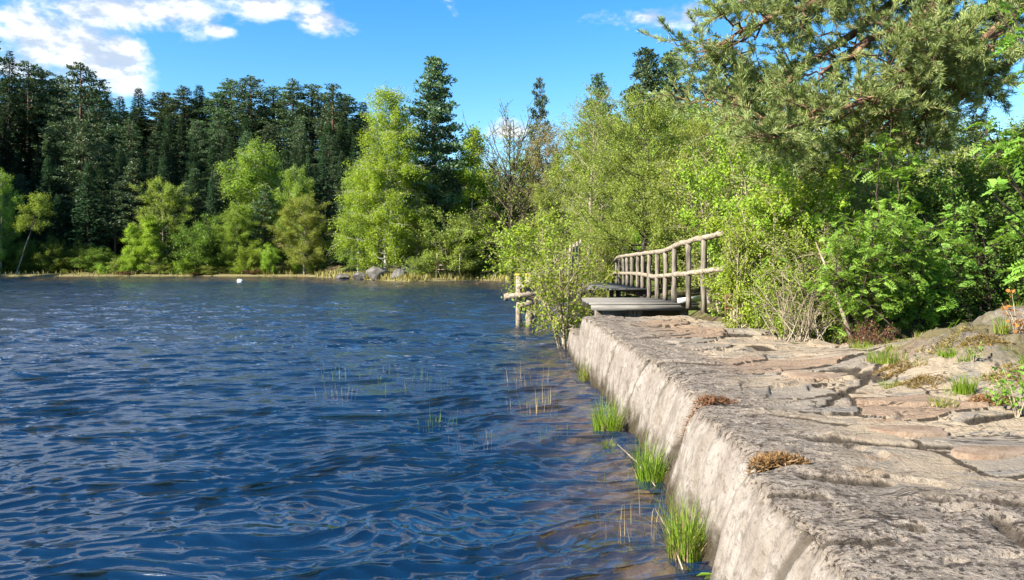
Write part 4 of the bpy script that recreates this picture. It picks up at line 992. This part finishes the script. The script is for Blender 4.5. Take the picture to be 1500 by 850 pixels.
# overhanging pine, its trunk out of frame on the right
def near_pine():
    o = root('pine_tree', (11.6, 15.6, 0), 'big pine overhanging from the top right with red-brown limbs', 'tree')
    T0 = np.array([11.6, 15.6, 0]); w = MB(); c = MB()
    w.tube(np.array([[0, 0, 0.3], [-0.2, 0, 5], [-0.4, 0.2, 9], [-0.5, 0.2, 13]]), [0.36, 0.30, 0.24, 0.1], 12, False, 0.03)
    TA, TB = [], []
    def limb(a, ctrl, r0, nsub, sub, tufts=True, lvl=0):
        pts = np.vstack([a, ctrl]); n = 14; s = np.linspace(0, len(pts)-1, n); i = np.clip(s.astype(int), 0, len(pts)-2); fr = (s-i)[:, None]
        q = pts[i]*(1-fr)+pts[i+1]*fr
        for _ in range(2): q[1:-1] = (q[:-2]+2*q[1:-1]+q[2:])/4
        q[1:-1] += rng.normal(size=(n-2, 3))*0.05
        w.tube(q, np.linspace(r0, max(0.012, r0*0.15), n), 8 if lvl == 0 else 5, False, 0.04)
        for k in range(nsub):
            ss = rng.uniform(0.18, 1.0)*(n-1) if k else n-1.01; i0 = min(int(ss), n-2); b0 = q[i0]+(q[i0+1]-q[i0])*(ss-i0)
            t = q[i0+1]-q[i0]; t /= np.linalg.norm(t)
            dd = t*0.8+rng.normal(size=3)*np.array([0.6, 0.75, 0.4])+[0, 0, -0.08]; dd /= np.linalg.norm(dd)
            L = sub*rng.uniform(0.5, 1.2)
            mid = b0+dd*L*0.5+rng.normal(size=3)*0.06; e = b0+dd*L+np.array([0, 0, 0.12*L])
            if lvl == 0: limb(b0, np.array([mid, e]), r0*0.2*(1-0.5*ss/n)+0.006, 10, 0.62, True, 1)
            else: TA.append(b0); TB.append(e)
    def W(u, v, Y): return P(u, v, Y)-T0
    base = lambda z: np.array([-0.35, 0.1, z])
    limb(base(9.0), np.array([W(1420, -25, 15.2), W(1345, 28, 14.8), W(1255, 78, 14.5), W(1200, 110, 14.3)]), 0.17, 20, 1.5)
    limb(base(8.6), np.array([W(1440, 10, 15.6), W(1392, 62, 15.4), W(1330, 130, 15.2), W(1290, 190, 15)]), 0.16, 22, 1.5)
    limb(base(10.5), np.array([W(1380, -70, 15.5), W(1250, -20, 15.2), W(1150, 15, 15), W(1085, 45, 14.8)]), 0.16, 26, 1.5)
    limb(base(9.6), np.array([W(1350, -30, 16.5), W(1230, 60, 16.5), W(1130, 120, 16.3), W(1070, 150, 16)]), 0.14, 26, 1.5)
    limb(base(8.0), np.array([W(1420, 70, 14.5), W(1320, 130, 14), W(1220, 165, 13.8), W(1130, 195, 13.6)]), 0.11, 24, 1.3)
    limb(base(7.2), np.array([W(1430, 120, 16), W(1350, 180, 15.8), W(1270, 230, 15.6), W(1200, 255, 15.5)]), 0.10, 22, 1.2)
    limb(base(9.3), np.array([W(1470, 20, 15.6), W(1440, 90, 15.4), W(1410, 140, 15)]), 0.08, 12, 1.0)
    limb(base(11.5), np.array([W(1420, -110, 16), W(1320, -60, 16), W(1220, -40, 16), W(1160, -15, 15.8)]), 0.12, 20, 1.5)
    TA = np.array(TA); TB = np.array(TB)
    w.twigs(TA, TB, 0.008, 0.005)
    k = len(TA); a2 = TA+(TB-TA)*rng.uniform(0.3, 0.9, (k, 1)); b2 = a2+(TB-TA)*0.45+rng.normal(size=(k, 3))*0.13
    w.twigs(a2, b2, 0.007, 0.004)
    A = np.vstack([TA, a2]); B = np.vstack([TB, b2]); n = 78
    i = np.repeat(np.arange(len(A)), n); s = rng.uniform(0.35, 1.03, len(i))[:, None]
    d = (B-A)/np.linalg.norm(B-A, axis=1, keepdims=True)
    q = A[i]+(B[i]-A[i])*s; ax = d[i]*0.75+rvec(len(i))*0.7+np.array([0, 0, 0.25]); L = rng.uniform(0.09, 0.16, len(i))
    c.leaves(q, ax, rvec(len(i)), L, 0.0125, 0.0)
    w.build('trunk', M['bark_pine'], o, True); c.build('crown', M['pine_near'], o)
    print('near pine twigs', len(A), 'needles', len(i))
near_pine()

# dead branches leaning in front of the thicket
for k, (a, b_, r_, lab) in enumerate(((P(1248, 500, 12.0), P(1195, 355, 13.0), 0.035, 'pale dead stem leaning left at the rock edge'), (P(1262, 505, 11.8), P(1165, 415, 12.2), 0.012, 'thin dark dead twig arching over the rock edge'), (P(1330, 500, 11.5), P(1240, 430, 12.0), 0.012, 'thin dark dead twig crossing in front of the rowan'))):
    t = MB(); m = (a+b_)/2+np.array([0, 0, 0.08]); t.tube([a, m, b_], [r_, r_*0.8, r_*0.35], 6); tag(t.build('dead_branch', M['twig' if k == 0 else 'twig_dark']), lab, 'branch')

w_ = root('dead_bush', (4.9, 12.9, 0.75), 'leafless bush of pale bare stems at the back edge of the rock path', 'bush')
t = MB()
for k in range(46):
    a = rng.uniform(0, 6.28); e = np.array([math.cos(a)*rng.uniform(0.2, 0.9), math.sin(a)*rng.uniform(0.1, 0.6), rng.uniform(0.6, 1.5)]); b0 = np.array([rng.normal()*0.25, rng.normal()*0.15, -0.1])
    q = np.array([b0, b0+(e-b0)*0.5+rng.normal(size=3)*0.05, e]); t.tube(q, [0.011, 0.008, 0.003], 4, False)
    A = q[1]+(q[2]-q[1])*rng.uniform(0, 1, (3, 1)); t.twigs(A, A+rng.normal(size=(3, 3))*0.16+[0, 0, 0.12], 0.005, 0.002)
t.build('stems', M['twig'], w_)
# ------------------------------------------------------------------ grass, moss, loose slabs, reeds
def tuft(name, x, y, z, H, R, n, label, green=1.0, mat='grass', cat='grass tuft', wd=0.010, bend=0.55, lean=(0, 0)):
    o = root(name, (x, y, z), label, cat)
    for frac, mt, nm in ((green, mat, 'green_blades'), (1-green, 'straw', 'dry_blades')):
        m = int(n*frac)
        if m < 28: continue
        b = MB(); a = rng.uniform(0, 6.28, m); rr = R*0.45*np.sqrt(rng.uniform(0, 1, m)); base = np.stack([np.cos(a)*rr, np.sin(a)*rr, np.full(m, -0.06)], 1)
        hh = H*rng.uniform(0.25, 1.15, m)*(1 if nm == 'green_blades' else 0.7); a2 = a+rng.normal(size=m)*0.7
        out = np.stack([np.cos(a2), np.sin(a2), 0*a2], 1)*(hh*bend*rng.uniform(0.1, 1.2, m)*(1 if nm == 'green_blades' else 1.6))[:, None]+np.array([lean[0], lean[1], 0])*hh[:, None]
        side = np.stack([-np.sin(a2), np.cos(a2), 0*a2], 1)*(wd*0.5)
        V = []
        for s in (0, 0.35, 0.7, 1.0):
            p = base+out*(s**1.8)+np.array([0, 0, 1])*(hh*(s-0.22*s*s*rng.uniform(0, 1.5, m)))[:, None]; wv = side*(1-s*0.92)
            V += [p-wv, p+wv]
        V = np.stack(V, 1); q = np.arange(m)[:, None]*8
        b.add(V, np.concatenate([q+np.array([[0, 1, 3, 2]]), q+np.array([[2, 3, 5, 4]]), q+np.array([[4, 5, 7, 6]])]))
        b.build(nm, M[mt], o)
    return o
def wallfoot(u, v):
    Y = EYE*F/(v-VH); return (u-UC)/F*Y, Y
for (u, v, H, R, n, gr, lab) in ((858, 556, 0.5, 0.34, 260, 0.5, 'grass tuft with a straw-coloured left side, farthest along the wall foot'),
                                 (889, 628, 0.55, 0.46, 420, 0.88, 'wide bright green grass tuft in the water, second farthest along the wall'),
                                 (891, 652, 0.18, 0.2, 120, 0.95, 'short grass tuft just below the wide bright one'),
                                 (952, 704, 0.62, 0.32, 300, 0.86, 'upright bright green grass tuft in the middle of the wall foot'),
                                 (1003, 812, 0.62, 0.30, 420, 0.62, 'tall green and straw grass tuft nearest the camera at the wall')):
    x, Y = wallfoot(u, v); tuft('grass_tuft', x, Y, -0.02, H, R, n, lab, gr, wd=0.012 if gr < 1 else 0.01, bend=0.5)
for (u, Y, H, R, n, gr, lab) in ((1300, 9.4, 0.20, 0.5, 420, 0.8, 'grass patch left of the rock hump'), (1412, 8.0, 0.26, 0.24, 260, 0.92, 'bright grass tuft in front of the rock hump'), (1260, 11.3, 0.22, 0.35, 200, 0.8, 'grass below the brown heather at the rock edge'),
                                 (1310, 8.5, 0.12, 0.35, 200, 0.75, 'short grass strip at the foot of the rock hump'), (1345, 9.0, 0.15, 0.3, 200, 0.25, 'dry straw-coloured grass patch on the rock hump'), (1163, 12.6, 0.08, 0.2, 90, 0.8, 'tiny yellow-green grass patch on the rock path'), (1470, 9.3, 0.28, 0.25, 160, 0.55, 'grass tuft on top of the rock hump'), (1380, 7.5, 0.10, 0.3, 160, 0.6, 'low mossy grass in front of the rock hump')):
    x, y, z = gp(u, 0, Y); tuft('grass_tuft', x, y, z+0.03, H, R, n, lab, gr)
for i in range(44):
    x, y = rng.uniform(4.4, 8.2), rng.uniform(7.6, 10.9)
    if x/y > 0.70 or rock_top(np.array([x]), np.array([y]))[2][0] < 0.02 and rng.uniform() < 0.5: continue
    tuft('grass_tuft', x, y, rz(x, y)+0.02, rng.uniform(0.08, 0.2), rng.uniform(0.12, 0.3), 130, 'short grass tuft growing from a crack around the rock hump', rng.choice([0.4, 0.6, 0.9]))['group'] = 'grass tufts around the rock hump'
def moss(x, y, z, rx_, ry_, h, n, label, mat='moss', rzr=0.0, name='moss_clump'):
    b = MB(); r_ = np.sqrt(rng.uniform(0, 1, n)); a = rng.uniform(0, 6.28, n)
    px = np.cos(a)*r_; py = np.sin(a)*r_; keep = fbm(px*2.2+x*9, py*2.2, 3, 19) > r_-0.75
    px, py, r_ = px[keep]*rx_, py[keep]*ry_, r_[keep]; m = len(px); ca, sa = math.cos(rzr), math.sin(rzr)
    px, py = px*ca-py*sa, px*sa+py*ca
    X, Y = px+x, py+y; Z = np.where(X > edge_x(Y), rock_top(X, Y)[0], z)
    ex = edge_x(Y); Z = np.where(X < ex+0.03, rock_top(ex+0.06, Y)[0]-(ex+0.03-X)*2.2, Z)
    q = np.stack([X, Y, Z+h*(1-r_**2)*rng.uniform(0.2, 1, m)-0.005], 1)-np.array([x, y, z])
    b.leaves(q, rvec(m)*np.array([1, 1, 0.6])+[0, 0, 0.25], rvec(m), rng.uniform(0.03, 0.075, m), 0.009, 0.0)
    o = b.build(name, M[mat]); o.location = (x, y, z); return tag(o, label, 'moss')
moss(1.93, 5.55, 0.97, 0.30, 0.14, 0.07, 2600, 'large rust-brown dry moss clump on the wall edge', rzr=0.25)
moss(2.02, 7.75, 1.0, 0.30, 0.14, 0.05, 1500, 'smaller dark brown moss clump at the wall edge farther away', rzr=0.1)
x, y, z = gp(1455, 0, 7.7); moss(x, y, z, 0.28, 0.16, 0.06, 1500, 'orange-brown moss patch beside the grass tuft in front of the rock hump')
for i, (u, Y, a, b_) in enumerate(((1345, 8.4, 0.35, 0.2), (1390, 9.2, 0.4, 0.22), (1440, 9.0, 0.3, 0.2), (1310, 9.0, 0.25, 0.16), (1475, 8.2, 0.35, 0.25))):
    x, y, z = gp(u, 0, Y); moss(x, y, z, a, b_, 0.04, 1500, 'yellow-brown moss and dry litter lying in a hollow of the rock hump', 'moss_yellow')['group'] = 'moss in the hollows of the rock hump'
hx, hy = (1275-UC)/F*11.6, 11.6
p = broadleaf(0.5, 0.5, 0.02, 50, 9, 3200, 0.03, round_env, 0.7, 0, 'twig_dark', 'heather', 0.0, 'heather', 0.008, multi=8, scatter=0.03, twr=0.004)
plant('heather_bush', p, hx, hy, 0.75, 0.75, 0.42, 'brown heather bush at the back edge of the rock path', 'shrub')
def slab(u, v, w, dd, th, mat, label, seed, rot=0.0):
    r_ = np.random.default_rng(seed); Y = 1.5*F/(v-VH)
    for _ in range(8): x = (u-UC)/F*Y; zt = rz(x, Y); Y = (EYE-zt)*F/(v-VH)
    n = 26; a = np.linspace(0, 2*np.pi, n, endpoint=False); rad = 1+0.16*np.sin(a*2+r_.uniform(0, 6))+0.10*np.sin(a*3+r_.uniform(0, 6))+r_.normal(size=n)*0.04
    px, py = np.cos(a)*rad*w/2, np.sin(a)*rad*dd/2
    V = np.concatenate([np.stack([px*s, py*s, np.full(n, zz)], 1) for s, zz in ((1.02, -0.04), (1.0, th*0.75), (0.95, th))]+[[[0, 0, th]]])
    j = np.arange(n); k = (j+1) % n; q = np.concatenate([np.stack([j+o_, k+o_, k+o_+n, j+o_+n], 1) for o_ in (0, n)]); tr = np.stack([j+2*n, k+2*n, np.full(n, 3*n)], 1)
    o = link('flat_stone', mesh_np('flat_stone', V, [q, tr], False, mat)); o.location = (x, Y, zt+0.005); o.rotation_euler = (0, 0, rot)
    return tag(o, label, 'stone')
slab(1408, 626, 0.42, 0.26, 0.012, M['slab_grey'], 'blue-grey flat stone lying on the rock path', 1)
slab(1455, 664, 0.62, 0.34, 0.02, M['slab_red'], 'reddish flat stone at the right edge of the rock path', 2, 0.1)
slab(1330, 632, 0.8, 0.3, 0.02, M['slab_red'], 'brownish flat stone left of the blue-grey one', 5, -0.1)
slab(1175, 546, 0.75, 0.5, 0.014, M['slab_grey'], 'dark grey flat stone in the middle of the rock path', 7, 0.1)
slab(1215, 553, 0.95, 0.55, 0.05, M['slab_red'], 'thick tan flat stone with a dark hollow at its right end', 9, 0.15)
# reeds standing in the shallow water
for i, (u, v, n, H, R, gr, lab) in enumerate(((520, 548, 26, 0.42, 0.9, 0.9, 'pale green reed clump farthest out in the lake'), (600, 562, 22, 0.36, 1.1, 0.6, 'sparse reed clump right of the farthest one'), (640, 620, 14, 0.36, 0.35, 0.9, 'small upright reed clump in open water'),
        (785, 596, 20, 0.5, 0.55, 0.4, 'straw-coloured reed clump near the willow'), (822, 634, 18, 0.22, 0.4, 0.9, 'short green reed clump left of the wide grass tuft'), (770, 560, 14, 0.5, 0.5, 0.5, 'sparse tall reeds below the willow'), (500, 575, 12, 0.3, 0.6, 0.3, 'dry reed stubble near the farthest clump'),
        (905, 700, 14, 0.18, 0.35, 0.8, 'short reeds in the water left of the upright grass tuft'), (930, 770, 10, 0.42, 0.4, 0.1, 'long dry stalks in the water left of the nearest tuft'), (700, 640, 8, 0.2, 0.5, 0.4, 'few dry stalks in the open water'))):
    x, Y = wallfoot(u, v); tuft('reed_clump', x, Y, -0.05, H, R*2, max(n, 30), lab, 1.0, 'grass' if gr > 0.5 else 'straw', cat='reeds', wd=0.003+0.0007*Y, bend=0.18)
# fallen leaf on the path and stranded sticks
for k, (u0, v0, u1, v1, lab) in enumerate(((960, 750, 1000, 838, 'pale stick floating at the foot of the wall'), (905, 655, 960, 715, 'thin bleached twig in the shallows by the middle tuft'))):
    a = np.array([*wallfoot(u0, v0), 0.03]); b_ = np.array([*wallfoot(u1, v1), 0.02]); t = MB(); t.tube([a, (a+b_)/2+[0.02, 0, 0.02], b_], [0.008, 0.012, 0.006], 5); tag(t.build('stick', M['twig']), lab, 'stick')

# ------------------------------------------------------------------ sky, sun, camera
SUN = Vector((-0.86, -0.51, 0)).normalized()*math.cos(math.radians(34)); SUN.z = math.sin(math.radians(34))
w = bpy.data.worlds.new('World'); SC.world = w; w.use_nodes = True
class WN(NT):
    def __init__(s, t): s.t = t
W = WN(w.node_tree); W.t.nodes.clear()
out = W.t.nodes.new('ShaderNodeOutputWorld')
sky = W.n('ShaderNodeTexSky', sky_type='NISHITA'); sky.sun_disc = False; sky.sun_elevation = math.radians(34); sky.sun_rotation = math.atan2(SUN.x, SUN.y)
sky.air_density = 1.0; sky.dust_density = 0.15; sky.ozone_density = 2.0
dirv = W.co('Generated')
sat = W.n('ShaderNodeHueSaturation', {'Color': sky.outputs[0], 'Saturation': 1.42, 'Value': 1.0}).outputs[0]
def blob(u, v, wu, wv):
    dv = Vector(((u-UC)/F, 1.0, (VH-v)/F)).normalized()
    s = W.n('ShaderNodeVectorMath', {0: dirv, 1: tuple(dv)}, operation='SUBTRACT').outputs[0]
    s = W.n('ShaderNodeVectorMath', {0: s, 1: (F/wu, F/wu, F/wv)}, operation='MULTIPLY').outputs[0]
    return W.mapr(W.n('ShaderNodeVectorMath', {0: s}, operation='LENGTH').outputs['Value'], 1.0, 0.0, 0.0, 1.0, False)
mask = None
for bl in ((55, 60, 185, 82), (170, 12, 165, 55), (20, 95, 80, 36), (180, 75, 62, 42), (385, 8, 66, 40), (468, 30, 66, 36), (955, 25, 110, 30), (1010, 20, 36, 30), (742, 192, 60, 26), (-150, 40, 200, 120), (60, -150, 520, 120), (-500, -250, 500, 200), (-300, -700, 600, 160), (600, -420, 300, 120), (900, -700, 400, 150), (320, 45, 30, 12)):  # blobs outside the view are unseen clouds, added to brighten the water
    b_ = blob(*bl); mask = b_ if mask is None else W.math('MAXIMUM', mask, b_)
cv = W.scale(dirv, (1, 1, 1.9))
nz = W.noise(cv, 10.0, 9, 0.62, 0.2); nz2 = W.noise(W.n('ShaderNodeVectorMath', {0: cv, 1: (0.02, 0.0, -0.03)}, operation='ADD').outputs[0], 10.0, 6, 0.6, 0.2)
den = W.mapr(W.math('ADD', W.math('MULTIPLY', mask, 0.95), W.math('MULTIPLY_ADD', nz, 2.2, -1.1)), 0.26, 0.78)
shade = W.mapr(W.math('SUBTRACT', nz, nz2), -0.09, 0.06)
ccol = W.mix(shade, (2.5, 2.9, 3.5), (5.0, 5.05, 5.2))
col = W.mix(W.math('MULTIPLY', den, 0.92), sat, ccol)
bg = W.n('ShaderNodeBackground', {'Color': col, 'Strength': 0.077})
W.t.links.new(bg.outputs[0], out.inputs[0])
sl = bpy.data.lights.new('sun', 'SUN'); sl.energy = 4.8; sl.angle = math.radians(0.5); sl.color = (1.0, 0.94, 0.83)
so = bpy.data.objects.new('sun', sl); COL.objects.link(so); so.rotation_euler = SUN.to_track_quat('Z', 'Y').to_euler()
cam = bpy.data.cameras.new('camera'); cam.sensor_width = 36; cam.lens = 36*F/1500; cam.shift_y = -(425-VH)/1500; cam.clip_end = 3000; cam.clip_start = 0.05
co = bpy.data.objects.new('camera', cam); COL.objects.link(co); co.location = (0, 0, EYE); co.rotation_euler = (math.radians(90), 0, 0)
SC.camera = co
SC.view_settings.view_transform = 'Standard'; SC.view_settings.look = 'None'; SC.view_settings.exposure = 1.75; SC.view_settings.gamma = 1.0
SC.cycles.max_bounces = 8; SC.cycles.transparent_max_bounces = 8; SC.cycles.sample_clamp_direct = 0.8; SC.cycles.diffuse_bounces = 5; SC.cycles.glossy_bounces = 3; SC.cycles.transmission_bounces = 4
SC.cycles.use_denoising = True
SC.cycles.caustics_reflective = False; SC.cycles.caustics_refractive = False
